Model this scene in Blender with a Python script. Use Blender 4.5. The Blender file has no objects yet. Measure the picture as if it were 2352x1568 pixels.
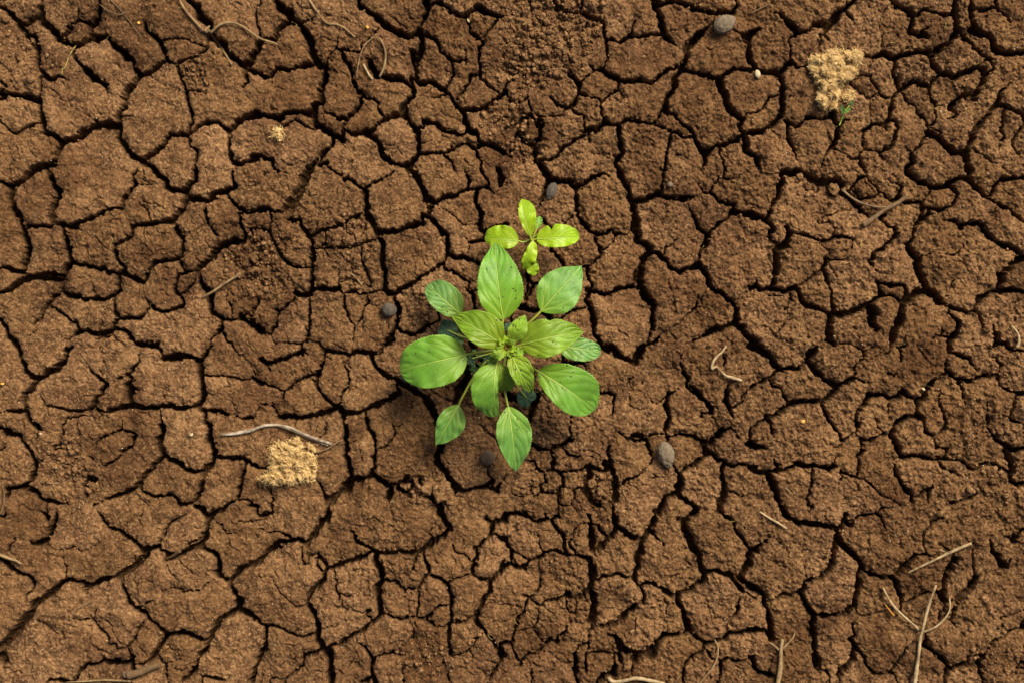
import bpy, bmesh, math, random
import numpy as np
from mathutils import Vector, Matrix, noise as mnoise

# ------------------------------------------------------------------ camera, sky, sun, exposure
S = bpy.context.scene
COL = S.collection
PX = 1.0 / 4096.0            # the photograph's 4096 px span one metre of soil
CAMH = 2.1                  # camera height above the soil
cam_d = bpy.data.cameras.new('camera'); cam = bpy.data.objects.new('camera', cam_d); COL.objects.link(cam)
cam.location = (0, 0, CAMH); cam.rotation_euler = (0, 0, 0)
cam_d.sensor_width = 36.0; cam_d.lens = 36.0*CAMH; cam_d.clip_start = 0.01; cam_d.clip_end = 200.0
S.camera = cam

SUN_EL, SUN_AZ = math.radians(50), math.radians(38)      # azimuth clockwise from +Y
w = bpy.data.worlds.new('World'); S.world = w; w.use_nodes = True
nt = w.node_tree; nt.nodes.clear()
sky = nt.nodes.new('ShaderNodeTexSky'); sky.sky_type = 'NISHITA'; sky.sun_disc = False
sky.sun_elevation = SUN_EL; sky.sun_rotation = SUN_AZ
sky.air_density = 0.5; sky.dust_density = 7.0; sky.ozone_density = 0.0
bg = nt.nodes.new('ShaderNodeBackground'); bg.inputs[1].default_value = 0.07
out = nt.nodes.new('ShaderNodeOutputWorld')
nt.links.new(sky.outputs[0], bg.inputs[0]); nt.links.new(bg.outputs[0], out.inputs[0])
sd = bpy.data.lights.new('sun', 'SUN'); sd.energy = 3.2; sd.angle = math.radians(26); sd.color = (1.0, 0.87, 0.66)
sun = bpy.data.objects.new('sun', sd); COL.objects.link(sun)
sdir = Vector((math.sin(SUN_AZ)*math.cos(SUN_EL), math.cos(SUN_AZ)*math.cos(SUN_EL), math.sin(SUN_EL)))
sun.rotation_euler = sdir.to_track_quat('Z', 'Y').to_euler(); sun.location = sdir*5
S.view_settings.view_transform = 'Standard'; S.view_settings.look = 'None'
S.view_settings.gamma = 1.0; S.view_settings.use_curve_mapping = False
S.view_settings.exposure = 0.80

# ------------------------------------------------------------------ traced soil cracks
# "T x0 y0 width" opens a patch of the photograph 2351 units wide; each line is crack width and its course
CR = """
T 0 0 1024
26 370,0 375,90 370,190 450,260 520,330 600,390 680,425 740,400 820,340 830,240 900,170 905,90 900,0
18 720,60 725,170 640,240 600,310 520,335
12 725,185 790,210 830,250
20 370,100 300,180 230,230 170,200 110,130 0,60
22 170,220 240,330 320,350 340,480 340,570 370,650 430,700 500,745 540,710 600,730
12 230,330 330,470
26 825,330 900,355 980,340 1020,390 1110,440 1150,520 1210,570 1210,620 1290,700 1250,760 1160,830 1130,900 1130,1000 1070,1060 1085,1150
22 1290,700 1370,665 1440,600 1510,545 1510,500 1440,370 1350,290 1320,200
8 1450,360 1560,350 1700,360 1850,410 1900,400
14 1510,545 1600,580 1700,530 1800,520 1890,440 1900,330
34 1720,0 1800,60 1830,150 1920,230 1930,300
30 1930,340 2060,420 2080,490 2230,590 2300,560 2330,480 2400,420
22 2230,590 2240,680 2260,740 2220,775
6 1600,580 1600,600
12 680,430 660,500 720,570 770,640
30 770,640 850,700 960,770 990,860
12 375,720 370,900
24 0,910 60,880 160,890 300,910 360,940 375,1050 400,1120 390,1210 480,1240 560,1310
8 0,1100 50,1160 100,1210 150,1230 200,1190 330,1130
30 560,1310 700,1270 790,1200 880,1150 980,1150 1085,1150
30 560,1310 520,1420 500,1480 400,1520 290,1568
24 1085,1150 1090,1240 1140,1340 1200,1430 1290,1480 1400,1540 1460,1600
20 1330,1450 1400,1400 1470,1340 1560,1250 1640,1240 1700,1240
14 1600,590 1660,700 1700,790 1710,880 1720,960 1760,1030 1760,1100 1720,1190 1700,1240
12 1700,1250 1740,1330 1800,1400 1800,1480 1790,1568
16 1720,1230 1790,1190 1850,1140 1990,1110 2050,1160 2110,1210 2110,1300 2110,1400 2130,1490 2200,1510 2351,1460
24 2110,1210 2160,1130 2240,1080 2400,1060
8 1710,860 1740,830 1900,850
4 1370,665 1420,740
12 0,860 60,800 0,740
6 1900,330 1950,300
T 1000 0 1024
8 90,30 45,130 60,250 90,330
24 0,580 20,480 90,390 170,350 230,350 270,270 330,210
30 230,0 270,60 340,110 370,180 460,230 520,320 560,410 590,540 640,600 690,610
14 460,210 520,180 600,150
12 690,610 720,510 790,440 800,380 790,340
12 790,440 900,460 1000,470 1030,400 1190,270
14 850,460 870,560 930,680 970,800 1040,880
26 690,610 690,700 650,820 650,900 660,930 590,960 590,1060 600,1140 660,1170 740,1240 860,1280
18 0,640 100,690 180,700 240,620 350,640 440,610 570,580
24 50,1030 130,1050 250,1090 350,1050 450,1040 580,1060
8 400,1100 480,1150 590,1190
10 260,1100 290,1160 390,1110
4 240,400 250,450 290,490
16 1040,880 1020,940 960,1020 890,1090 800,1090 740,1040 660,1010
12 1040,880 1100,920 1170,940 1180,1000 1250,1090
16 1250,1090 1180,1140 1100,1200 1030,1220 950,1220 880,1180 860,1280
8 860,1190 870,1130 1000,980
20 1250,1090 1380,1040 1410,960 1490,880 1490,810 1440,750 1390,720
26 1390,720 1280,740 1200,710 1130,670 1110,600 1100,540 1060,520
34 1000,40 1140,150 1240,220 1320,290 1440,330 1530,300
22 1600,0 1640,80 1590,160 1560,260 1580,360 1550,500 1530,620
24 1530,310 1560,260
20 1500,480 1510,600 1530,620 1530,700 1570,760 1640,760 1720,790 1800,830 1870,930 1930,1010 1950,1050
18 1480,700 1490,810
14 1640,330 1720,380 1740,460 1830,530 1920,560 1970,540 1970,450
8 1970,540 1990,590
12 2110,730 2120,650 2090,560 2100,450 2140,380 2080,330 2010,310
10 2140,370 2180,320 2230,240 2270,170
30 2100,70 2190,110 2300,150 2351,140
14 1630,40 1760,30 1820,80 1830,110
14 1890,120 1960,150 2010,130 2080,60
8 1960,150 2010,220 2010,310
8 1850,540 1860,700 1800,800
12 1900,900 1950,830 2010,770 2020,700 2110,690
8 2150,740 2210,800 2290,850
18 1930,1010 2020,1020 2140,1000 2230,940 2310,870 2351,830
24 1940,1020 1960,1080 1990,1200 2060,1230 2100,1340
20 1410,960 1420,1060 1450,1110 1520,1190 1590,1160 1600,1110
24 1540,1190 1550,1300 1540,1400 1490,1500 1400,1520 1290,1480 1210,1430 1190,1340 1130,1270 1060,1230
16 1600,1110 1700,1130 1760,1190 1840,1210 1950,1240 1990,1220
12 1540,1410 1640,1400 1720,1410 1800,1400 1850,1360 1950,1330 2000,1330 2080,1370
14 1790,1420 1860,1480 1880,1568
12 2080,1370 2090,1450 2130,1500 2110,1568
18 2060,1240 2090,1330 2200,1330 2330,1380
20 760,1270 740,1340 680,1400 600,1480 520,1568
16 620,1510 700,1500
8 690,1520 750,1568
14 0,1440 100,1440 170,1460 210,1540 250,1568
8 1660,880 1720,890 1800,880
T 2000 0 1024
26 1420,0 1450,100 1490,200 1500,290 1560,370 1620,420
18 1430,60 1560,20 1700,40 1800,80 1930,110 2040,120 2140,110 2170,50
14 1500,290 1380,310 1280,340 1190,330 1110,380 1040,360 980,350 950,240 920,190
12 1180,330 1210,250 1250,170
20 750,0 740,90 820,160 900,180
14 820,180 780,260
20 500,0 520,60 600,100 700,110
20 270,0 260,90
30 1700,460 1740,400 1820,320 1900,280 1960,230
24 1700,460 1710,530 1680,610 1620,700 1600,800 1540,900 1520,1010
20 2150,270 2220,310 2280,330 2351,280
18 2240,330 2290,400 2280,500 2310,600 2351,650
18 1710,640 1820,680 1900,700 1990,720 2040,720 2080,680 2160,640 2300,650
24 2010,720 2040,840 2090,960 2130,1040 2200,1090
22 2210,1130 2190,1160 2220,1200 2250,1230 2200,1280 2060,1320 1980,1350 1900,1380
8 2230,970 2250,1050 2210,1120
6 2250,1050 2351,1030
20 2250,1240 2351,1220
24 2260,1250 2260,1380 2351,1450
14 1520,1020 1600,1060 1680,1140 1750,1190 1780,1250
12 1440,1150 1540,1210 1640,1240 1780,1260
24 1780,1270 1820,1340 1880,1400 1870,1500 1850,1568
18 950,640 1010,680 1090,730 1200,740 1280,740 1370,770 1440,720 1550,640 1640,610
10 820,600 870,630 950,620 990,520 980,380
8 640,670 580,600 500,560
16 640,670 700,730 730,780 710,870 680,960 600,990 520,960 470,880
10 740,750 820,690 870,630
10 720,870 800,900 900,910 930,940 1000,880 1070,840 1110,830 1090,760
8 1110,830 1130,890 1170,890
12 930,940 950,1040 980,1130 1070,1150 1170,1090 1270,1120 1400,1140 1450,1070 1500,1010
6 1150,480 1180,540 1220,590
8 600,990 560,1050 500,1070 380,1070 300,1020 250,950 240,830
10 0,900 50,800 110,730 90,660
8 50,850 80,940 150,960 240,910
16 380,1080 350,1150 300,1060 230,1080 180,1140
18 180,1250 240,1310 320,1320 360,1240 380,1150
26 310,1320 320,1470 390,1540
14 320,1470 430,1470 520,1430 600,1340 700,1290 780,1240
8 650,980 700,1040 770,1070 770,1160 790,1200
22 780,1200 820,1190 880,1190 950,1140 960,1130
22 800,1210 830,1320
22 1090,1150 1100,1270 1110,1400 1060,1500 1100,1568
12 1570,1250 1550,1350 1530,1440 1520,1568
20 1960,1360 1880,1450
10 2020,1380 2040,1480 2080,1568
8 870,1400 1060,1440
6 0,1080 60,1060 130,1130 150,1220 180,1250
10 100,1380 130,1300 150,1230
8 100,1440 0,1370
T 3000 0 1096
20 0,290 60,255
14 0,290 0,400 0,530
20 0,530 60,590 140,610 260,620 310,560 360,540 420,580 480,580
8 345,520 350,400 340,340 400,290 500,270 550,210
22 220,120 270,140 320,190 400,280
30 560,210 700,220 720,180 740,130 810,60 900,10
24 660,230 650,320 700,370
10 600,300 590,430
12 830,100 880,180 900,215
5 1160,80 1110,200 1120,330 1120,440
24 1210,0 1260,50 1340,100 1400,140 1390,260 1450,310 1530,330
14 1430,140 1490,90 1600,100 1720,120
26 1770,0 1770,150 1770,300 1700,370 1610,430 1550,500 1570,560 1640,640 1690,640 1760,670 1830,620 1950,590 2010,600 2020,680 1970,760 1930,830 1820,830 1740,890 1740,930 1780,990 1700,1030
24 950,480 1050,500 1160,460 1240,510 1340,470 1400,440 1540,450
14 1260,520 1250,560 1230,620 1270,700 1270,770
18 1640,640 1540,730 1470,720 1390,700 1300,760 1270,800 1220,860 1210,950 1190,1030
14 1540,740 1540,800 1590,870 1600,900
10 1310,800 1340,880 1420,910 1470,980 1540,1080
10 1600,900 1600,980 1580,1060 1550,1090
5 1600,900 1660,900
22 1910,0 1900,60 1890,180 1940,250 2040,300
14 2120,0 2110,60 2040,90 1920,80
14 2110,60 2190,130 2240,190
26 1880,270 2040,290 2080,350 2100,430 2200,460 2351,460
14 1790,280 1880,370 1970,440 2070,530 2100,580
10 2070,500 1960,560
16 2100,590 2050,640 2020,680
20 2240,700 2170,770 2140,860 2120,900 2200,900 2290,950 2351,1000
22 2120,900 2060,970 1980,1060 1920,1160 1870,1280
14 2200,930 2180,1010 2150,1100 2170,1170 2140,1280
10 2351,1060 2290,1150 2250,1200 2240,1260
30 1540,1150 1600,1180 1680,1240 1740,1320 1850,1330 1870,1300
12 1940,1280 1990,1330 2060,1380 2150,1390
24 1870,1300 1870,1466
10 1530,1090 1540,1150 1490,1200 1440,1280 1390,1320 1320,1250
16 1390,1320 1390,1390 1350,1466
12 1180,1040 1250,1030 1270,1100 1240,1170 1210,1260 1160,1290
8 1190,1050 1170,1120
14 970,1120 1050,1080 1170,1060
8 980,1130 975,1210 990,1270 960,1300 940,1370
10 990,1280 1100,1310 1150,1370
10 750,1300 700,1270 740,1210
18 790,1030 820,1025 930,1050
20 700,960 710,1010 760,1070 740,1180 720,1250 640,1350 620,1440
20 500,1010 600,1020 700,1010
10 500,1010 440,1060 400,1090 320,1050
22 260,630 280,720 270,830 280,930 280,1010 180,1080 100,1130 0,1140
8 280,830 380,830 460,840
10 270,820 180,850 120,910 0,980
16 320,1040 330,1190 380,1280 400,1370
22 0,1310 50,1350 70,1430 80,1466
10 870,700 930,660 1030,660
10 1040,700 1100,770 1160,840 1220,850
5 860,720 940,800 1030,850 1110,820
5 1030,850 1040,980
12 880,1360 950,1370 960,1440
8 1640,1140 1570,1110
6 2250,1270 2300,1330
8 1540,250 1450,310
T 0 683 1024
24 430,0 450,50 480,110 540,180 550,250 500,310 470,370 480,450
26 340,-10 270,30 200,80 150,110 90,150 0,100
30 90,150 90,230 100,330 170,420 190,520 200,550 220,620 240,700 230,800 200,900 190,930
14 210,550 260,515 360,505 440,505 480,450
16 480,450 570,490 640,500 700,520
16 700,520 650,490 760,460 860,420 950,370 1050,345 1110,340
16 1110,340 1120,260 1180,190 1230,130 1210,60 1260,0
6 1230,130 1290,135 1400,125
6 1250,270 1320,340 1370,390 1370,450
20 1220,520 1230,510 1340,490 1450,460 1580,460 1620,400 1680,350 1700,260 1690,190
14 1220,520 1190,600 1110,650 1050,680
8 1050,680 1020,650 1020,590
24 1410,0 1490,60 1520,130 1570,185 1690,190 1740,150 1780,90 1790,0
26 1690,190 1720,240 1810,260 1900,280 1950,220 2060,200 2150,140 2130,60 2140,0
16 2080,240 2130,300 2190,340 2270,375 2351,375
12 1890,290 1880,400 1900,480 1960,550 2000,610
18 1590,480 1620,560 1680,620 1670,700 1640,800 1600,830
18 1600,830 1500,830 1410,860 1380,910 1330,970 1300,1020 1210,980
12 1630,810 1640,870 1700,930 1790,930
24 2220,650 2140,650 2050,680 2000,710 1960,770 1920,820 1850,870 1790,930
16 2220,650 2240,560 2190,470 2200,400 2230,370
26 570,490 575,600 610,700 620,790 650,840 600,900 570,960
16 650,840 760,860 860,890 960,930 1060,950 1120,940 1130,900 1070,800 1050,690
18 1120,940 1200,970 1280,1010
20 0,890 100,910 190,940 260,970 380,950 480,940 540,960 570,960
26 570,960 540,1010 450,985 300,985 200,1000 150,1060 90,1100 0,1120
18 570,960 570,1040 570,1110 640,1140 760,1180 860,1185 980,1170 1040,1150 1100,1090 1080,990 1080,950
14 570,1110 490,1180 430,1240 390,1290 370,1350 310,1400
10 470,1260 560,1300 620,1360 700,1400 700,1430
18 0,1380 50,1430 70,1500 130,1560
12 240,1530 330,1470
14 1040,1150 1050,1230 1060,1300 1110,1360 1210,1355 1310,1335 1350,1270 1380,1230
18 1110,1360 1060,1410 1010,1480 920,1505 850,1490 790,1470 710,1470 670,1500
8 670,1500 600,1568
8 1380,1230 1340,1180
14 1380,1230 1430,1280 1500,1290 1600,1270 1670,1230 1660,1160 1610,1120 1600,1050 1640,960 1700,930
8 1640,1140 1730,1110 1790,1030 1780,960
24 1790,930 1840,1020 1900,1080 1930,1140 1940,1290 2030,1360
14 2030,1360 2140,1380 2210,1370
26 2210,1350 2270,1400 2351,1430
20 2030,1370 2030,1460 1980,1500 1920,1550
8 2030,1480 2100,1568
4 1500,1310 1490,1450
14 1060,1450 1130,1480 1200,1540 1230,1568
6 870,1510 900,1568
8 1050,1460 980,1530 900,1530
8 2140,780 2200,880
6 580,490 600,560 640,560
6 2080,1100 2080,1180 2130,1250 2140,1350
5 2140,1200 2351,1180
8 2210,1340 2290,1310 2351,1250
T 1000 683 1024
40 540,0 500,80 460,180 400,270 340,350
16 340,350 330,380 200,370 120,360 0,375
5 130,10 100,80 40,130
8 200,-10 290,30 350,20
18 330,380 340,430 400,460 450,440 490,510 520,580 570,660 580,760 570,850 560,900 570,980 580,1070
5 740,0 840,60 870,120 910,160
8 750,0 830,60
12 890,70 960,100 1020,160 1050,180
14 1050,180 1100,140 1190,80 1320,0
22 1055,180 1055,260 1065,330 1070,400 1110,480 1150,560
8 1010,400 1050,370
14 570,600 650,540 760,530 850,490 920,440 980,430
24 1150,575 1250,560 1370,545 1480,510 1580,480 1600,410
30 1460,0 1530,60 1580,160 1620,240 1690,290
18 1690,290 1790,240 1900,220 2000,170 2000,60 1970,0
16 1690,290 1650,340 1620,420
22 1620,420 1700,490 1760,560 1800,600 1810,700 1810,770
16 1810,770 1900,800 1980,790 2060,820 2120,860
14 1810,790 1780,840 1690,900 1600,960 1560,990
20 1560,990 1480,1050 1400,1090 1340,1130
12 1780,840 1790,900 1860,930 1940,980 2000,1030 2000,1110
20 1160,600 1210,640 1210,780 1220,900 1240,1000 1240,1080 1280,1120 1340,1130
12 2000,160 2100,165 2180,160 2180,90 2140,40
20 2080,200 2070,270 2110,370 2130,440 2120,520 2140,550
14 2130,550 2240,520 2351,490
8 2200,160 2290,230
14 2280,-10 2300,60 2300,130
6 1730,340 1810,380 1920,450 1950,490 2040,510 2110,480
16 2000,660 2060,655 2130,640
8 2130,560 2180,620
6 1980,600 2000,660 2000,760
8 740,710 830,700 920,710 1010,690 1040,670
14 740,710 920,712
8 580,720 680,720 740,710
8 660,690 720,670
8 1060,670 1150,635
6 700,540 710,620 690,670
5 870,500 880,570 960,590 980,700
5 1060,500 1020,600
8 690,740 700,800 760,820
6 1020,720 1020,800 1060,880 1070,960 1110,1000 1100,1040
8 820,880 810,960 815,1060
4 820,790 930,860 940,940 860,1010
4 940,910 1050,910
5 830,1020 920,1000 1000,1020 1080,1060
20 580,1090 680,1075 750,1080 810,1085
30 580,1090 550,1130 470,1150 420,1130
10 810,1090 860,1130 960,1120 1080,1130 1180,1100 1240,1090
8 1000,1130 960,1120
10 410,1130 400,1190 330,1240 260,1290 220,1260
10 420,1090 420,1130
10 250,1290 250,1380 220,1460 200,1500
12 540,1170 550,1260 560,1360 540,1450 510,1568
10 850,1170 860,1260 900,1340 960,1440 960,1460
6 1090,1140 1090,1210 1040,1280 1030,1350 960,1430
6 1090,1210 1150,1250
4 1030,1350 1030,1480
8 960,1460 940,1568
22 1330,1180 1350,1260 1350,1350 1330,1450 1290,1568
16 1350,1450 1430,1490 1510,1500 1590,1480 1640,1420
4 1640,1410 1640,1230
8 1640,1430 1740,1370 1720,1290
12 110,540 180,550 200,640 240,700 280,790 340,850 390,880 470,890 550,890
8 180,550 190,480 180,400
10 0,550 30,600 50,680
5 0,530 110,540
10 0,1340 50,1270 80,1200
26 0,1380 60,1450 120,1480
8 120,1480 200,1510
10 2000,1100 2060,1130 2060,1280
8 2060,1130 2120,1110
8 1720,1290 1840,1350
5 1510,560 1540,620 1600,690
6 1560,780 1610,830 1640,890
20 1250,1568 1310,1500
T 2000 683 1024
26 410,0 450,60 540,90 640,120 710,160
24 710,160 800,110 860,60 930,40 1000,40
20 450,80 420,200 390,270 370,330
14 10,0 15,110
18 710,170 705,280 710,380 730,450 790,520 860,570 930,590
14 930,590 1020,550 1060,590 1110,570 1180,590
10 1060,560 1110,570
26 1100,0 1130,90 1170,180 1200,260 1240,330
22 1220,270 1330,260 1430,230 1470,220 1540,250 1650,260 1760,250 1810,250
8 1510,0 1490,120 1480,200
8 1790,100 1830,150 1870,200 1930,190 2000,110 2010,70 2060,50 2090,70 2200,50
8 2070,0 2060,50
30 1240,330 1240,440 1240,540 1270,640 1370,700 1370,740
20 1370,740 1450,760 1510,830 1570,890 1650,930 1740,900 1810,890
14 1970,220 1990,280 2060,300 2140,320
26 2150,370 2230,400 2300,390 2351,420
10 2150,320 2150,370 2110,430 2020,490 1960,530 1920,590
20 1730,340 1770,430 1810,510 1870,570 1920,590
24 1920,590 1900,680
12 1880,690 1840,780 1820,850
24 1820,870 1870,920 1910,970 1930,1070 2030,1130 2130,1210 2180,1260
26 2180,1260 2170,1340 2200,1420 2260,1500 2351,1568
6 1620,640 1590,680 1520,710 1490,770
30 1370,740 1320,820 1290,880 1270,960 1280,1060 1340,1160 1410,1250
20 830,1110 900,1120 960,1130 1060,1110 1150,1080 1260,1060
12 820,850 800,950 850,1060 830,1110
12 870,620 920,700 920,770 870,820 820,850 750,890 650,880
6 930,750 1000,680 1060,600
22 830,1110 810,1200 850,1320 870,1420 880,1520 920,1568
22 1410,1250 1400,1340 1410,1450
8 1410,1450 1350,1560
14 480,740 540,780 580,830 600,880
14 470,640 470,740
10 250,950 270,1010 310,1040
8 800,1110 790,1170
20 200,1250 260,1280 330,1290
20 1490,1480 1460,1540 1440,1568
26 1740,1568 1860,1530 1950,1460 2070,1450 2140,1410 2190,1390
6 1830,1130 1800,1200 1800,1260 1850,1250 1890,1290
6 1800,1280 1710,1330 1680,1370 1600,1430
5 2100,1230 2000,1320
6 2280,1280 2230,1380
10 2280,1080 2340,1020 2351,1000
5 1850,1250 1850,1190 1880,1130
10 370,420 400,470 440,520
6 0,490 90,490 190,520
5 680,1270 760,1275
T 3000 683 1096
20 270,50 260,140 240,230 180,300 170,420
24 0,370 60,400 170,420
16 180,430 200,500 170,540 180,600 240,640
30 280,20 400,20 500,50 570,90 680,100 760,90
30 760,80 800,120
14 660,110 700,190 730,230 790,170
8 360,100 440,120 510,170 560,180 600,150
14 790,170 830,210 870,170 910,110 960,60
20 800,190 870,250 930,310 1000,370 1020,400
10 1000,0 1030,80 1080,110 1110,180 1170,230 1200,270
8 1110,200 1060,240 950,250 900,190
20 1250,100 1310,130 1290,220 1220,260
24 1370,20 1450,90 1540,130 1600,140 1700,120 1800,60 1860,70
26 1880,60 1940,140 2000,220 2050,240
30 1880,60 1890,0
20 2150,90 2220,70 2351,50
16 2150,90 2110,150 2050,240
16 2050,240 2130,290 2220,350 2310,410 2351,440
8 1570,170 1520,240 1480,290
14 1320,270 1440,280 1480,310 1570,330 1650,340 1730,290 1780,200 1740,140
5 2110,310 2050,390
14 1100,390 1170,460 1240,500 1270,540 1220,600 1160,660
14 1110,400 1170,370
18 1530,380 1480,430 1430,480 1400,560 1370,620
24 1370,630 1390,700 1440,770 1430,850
20 1480,300 1470,400
20 1640,430 1740,440 1810,490 1880,450 1960,450 2010,490 2030,550 2100,610 2180,640 2290,690 2340,720
34 1430,850 1480,930 1520,1000 1590,1080 1610,1110
34 1500,1020 1420,1060 1340,1120
14 1340,1120 1340,1080 1310,990 1220,980 1140,960
20 1640,1130 1740,1160 1820,1200 1900,1220 1940,1180 1980,1100 2060,1040 2150,1030
30 2150,1030 2170,950 2150,890 2230,840 2270,780 2351,740
22 2150,1040 2250,1040 2351,1040
16 1160,660 1080,710 1030,770 1050,820 1100,870
8 1010,760 1040,760
10 1480,720 1560,710
12 1660,720 1750,730 1820,690 1870,620
6 1820,820 1800,890 1740,960 1700,1050
12 340,500 350,540 450,560 570,590 670,590 740,565 830,570 890,600 870,680
5 700,380 590,390 590,440 690,450 730,500 720,560
5 700,380 780,350 870,340
4 670,340 690,250
12 320,480 345,540
30 345,560 300,630 240,690 240,760 240,850 220,930 190,1010
24 190,1010 300,1030 390,1010
20 0,1000 60,980 90,1010 190,1010
20 400,1020 460,1120 520,1160 580,1190
18 580,1190 650,1210 690,1250
16 650,750 640,800 620,850 660,910 690,980 710,1060 720,1180
14 650,755 720,770 810,770
8 620,850 540,900 490,960 420,990
5 580,600 640,660 690,700 690,740
26 720,1190 700,1250 690,1330 680,1420 670,1466
24 720,1210 800,1240 890,1210 960,1200
34 960,1180 1040,1150 1060,1220 1040,1310 1080,1360
20 1100,950 1130,1050 1060,1130
30 1330,1130 1310,1200 1300,1270 1250,1360 1230,1440
20 1080,1360 1080,1380
10 1080,1080 1180,1060 1270,1100 1300,1150
12 1940,1190 1980,1260 2000,1330 2000,1380
22 2100,1320 2110,1400 2130,1466
24 1800,1320 1780,1390 1720,1466
12 1800,1310 1740,1240 1720,1210
10 1560,1440 1600,1410 1650,1410 1720,1440
8 1640,1410 1660,1350
8 2290,1130 2300,1230 2290,1300
6 100,1060 340,1090 320,1180 290,1200
6 330,1230 290,1330 230,1400 200,1466
14 50,1466 0,1450
8 210,1000 350,1060 360,1110
T 1560 760 880
20 1400,1260 1480,1290 1560,1300 1640,1310 1720,1390
10 1600,300 1640,350 1700,400
8 1700,400 1850,380 1970,250
12 1030,420 1130,640 1240,700
8 1480,960 1420,1270
T 0 1366 1024
24 130,0 170,100 190,200 230,280 330,350
26 620,130 560,200 480,270 390,310 330,350 290,420 230,480 210,540
12 580,90 650,60
22 210,540 220,600 250,680 310,750 330,800
14 0,650 80,640 150,640 230,630
10 380,530 430,590 500,605 570,620 640,645 740,650 800,630
22 800,630 860,560 860,510 910,460 960,400
12 880,620 950,650 1100,600 1170,580
18 810,240 870,300 920,360 970,400
8 620,700 570,760 570,850
22 0,790 60,840 180,870 230,950 280,1020 320,1100 300,1200 270,1290 200,1340 60,1360
10 330,800 430,830
10 60,950 0,1000
8 330,800 330,960
22 250,1340 330,1400 420,1460 520,1470 620,1480
14 60,1390 40,1420
10 420,1460 430,1568
8 540,880 540,940 470,970
6 700,720 720,860
6 600,720 850,680 880,740 920,790
12 850,990 880,900 950,870 1040,850 1110,810 1130,740 1100,700
12 1110,810 1200,840 1260,860
16 1270,120 1270,180 1210,250 1160,300 1040,360
16 1240,430 1150,420 1200,350
34 1190,430 1180,530 1220,580
22 1220,580 1300,600 1400,620 1480,600 1560,590 1640,610 1740,605 1810,590
18 1000,630 1100,600 1200,590
26 1810,590 1860,500 1850,400 1830,280 1830,180
26 1830,170 1740,140 1600,140 1510,150
12 1510,150 1470,80 1430,40
22 1430,40 1340,30 1240,10
26 1840,160 1900,110 1960,50
8 1860,320 2000,320 2150,330 2270,350 2330,320 2330,240
16 1810,590 1850,630 1960,640 2060,660 2110,630
16 2150,690 2210,700 2300,700 2351,690
14 1860,630 1880,740 1930,780
30 1930,780 1920,900 1970,1000 1960,1100 1890,1170 1870,1200
24 1870,1200 1780,1200 1700,1180 1640,1110 1560,1070 1500,1020 1450,940 1470,850 1490,770
8 1490,770 1470,680 1460,620
10 1500,520 1510,430
16 1500,1060 1430,1120 1360,1190 1290,1280
18 1290,1300 1200,1340 1150,1390 1050,1430 950,1460 850,1510
14 1280,1340 1340,1390 1400,1420 1500,1420 1600,1430 1660,1480 1750,1490
20 1850,1200 1860,1290 1830,1400 1760,1490 1800,1530 1870,1550
18 2240,1120 2230,1200 2210,1300 2190,1400 2120,1480 2040,1530 1980,1568
18 1980,1060 2080,1080 2190,1080 2260,1090 2351,1140
6 2180,1450 2260,1460 2351,1510
10 1090,1010 1200,970 1220,900
10 1000,1110 1060,1080 1090,1030
6 700,1060 660,1130 690,1200 800,1190 810,1290
24 780,1460 760,1350 800,1280 870,1250
10 480,990 560,980 600,990
6 540,1100 600,1130 680,1120
6 920,60 940,150 930,300
4 1290,1440 1330,1480 1400,1460
4 1320,1490 1310,1568
6 2150,30 2200,130
8 800,1060 900,1080 960,1150
T 1000 1366 1024
18 470,100 400,130 330,170 200,180 140,190 100,150
8 230,10 350,10 470,30 480,90 540,130
10 630,0 690,60 700,90
12 700,90 690,160 680,200 640,240
24 640,240 610,290 600,310
14 600,310 490,330 420,370 350,420 300,460 295,540
10 140,200 180,270
8 100,380 180,400 260,430 300,460
14 100,570 220,590 260,690
14 700,80 790,95 870,105 1000,100 1110,110 1180,100 1240,40 1300,0
26 1240,40 1310,-10
18 1120,150 1170,250 1260,310 1340,370
26 1340,370 1420,400 1500,450 1580,490 1640,570 1690,650 1720,750
20 1340,370 1350,470 1280,530 1190,570 1100,610 1000,650 890,660
14 600,320 610,400 680,480 740,560 780,590
22 260,690 370,680 480,700 600,670 720,640 800,600
10 790,590 830,560 850,460 900,380 900,290 860,220
24 820,600 850,680 880,780 880,870 890,980 910,1100 930,1240
14 1060,690 1080,820 1130,880 1150,980 1140,1050 1130,1130 1130,1180 1080,1240
5 890,940 970,910 1040,880
7 1160,980 1240,970 1310,900 1330,830 1310,750 1290,690
6 1310,770 1380,770 1430,750
28 1750,940 1730,1030 1710,1120 1790,1190 1850,1280 1880,1350
14 1720,750 1720,850 1750,940
26 930,1250 1050,1260 1130,1240 1220,1290 1290,1350 1270,1420
34 900,1290 830,1400 720,1470
14 580,1240 640,1330 720,1450
18 700,1480 690,1568
18 1130,1240 1200,1270 1260,1310 1330,1320 1400,1280 1500,1300 1640,1260
24 1340,1340 1450,1400 1480,1310
24 1560,1290 1590,1380 1640,1420 1710,1470 1750,1568
10 1400,1280 1450,1230
8 1270,1430 1290,1560
18 1880,1350 1880,1430
18 1890,1360 1960,1370 2060,1350 2170,1330 2220,1280
16 2180,1330 2260,1380 2270,1330 2330,1250
6 2170,1140 2180,1200 2220,1270
4 2110,760 2180,840 2250,900
14 190,1350 180,1450 200,1568
14 0,1500 60,1510 70,1568
20 0,1120 80,1150 160,1170
4 110,1080 120,1000 210,880
6 420,700 410,770
5 690,740 680,840 640,870
26 1880,560 1910,450 1980,350 1990,300
14 0,330 50,370 120,400
8 2000,400 1870,600
12 120,1568 150,1568
T 2000 1366 1024
26 890,20 970,50 1060,60 1090,120 1160,170 1240,190 1280,130 1300,30
12 1290,40 1400,20
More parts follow.
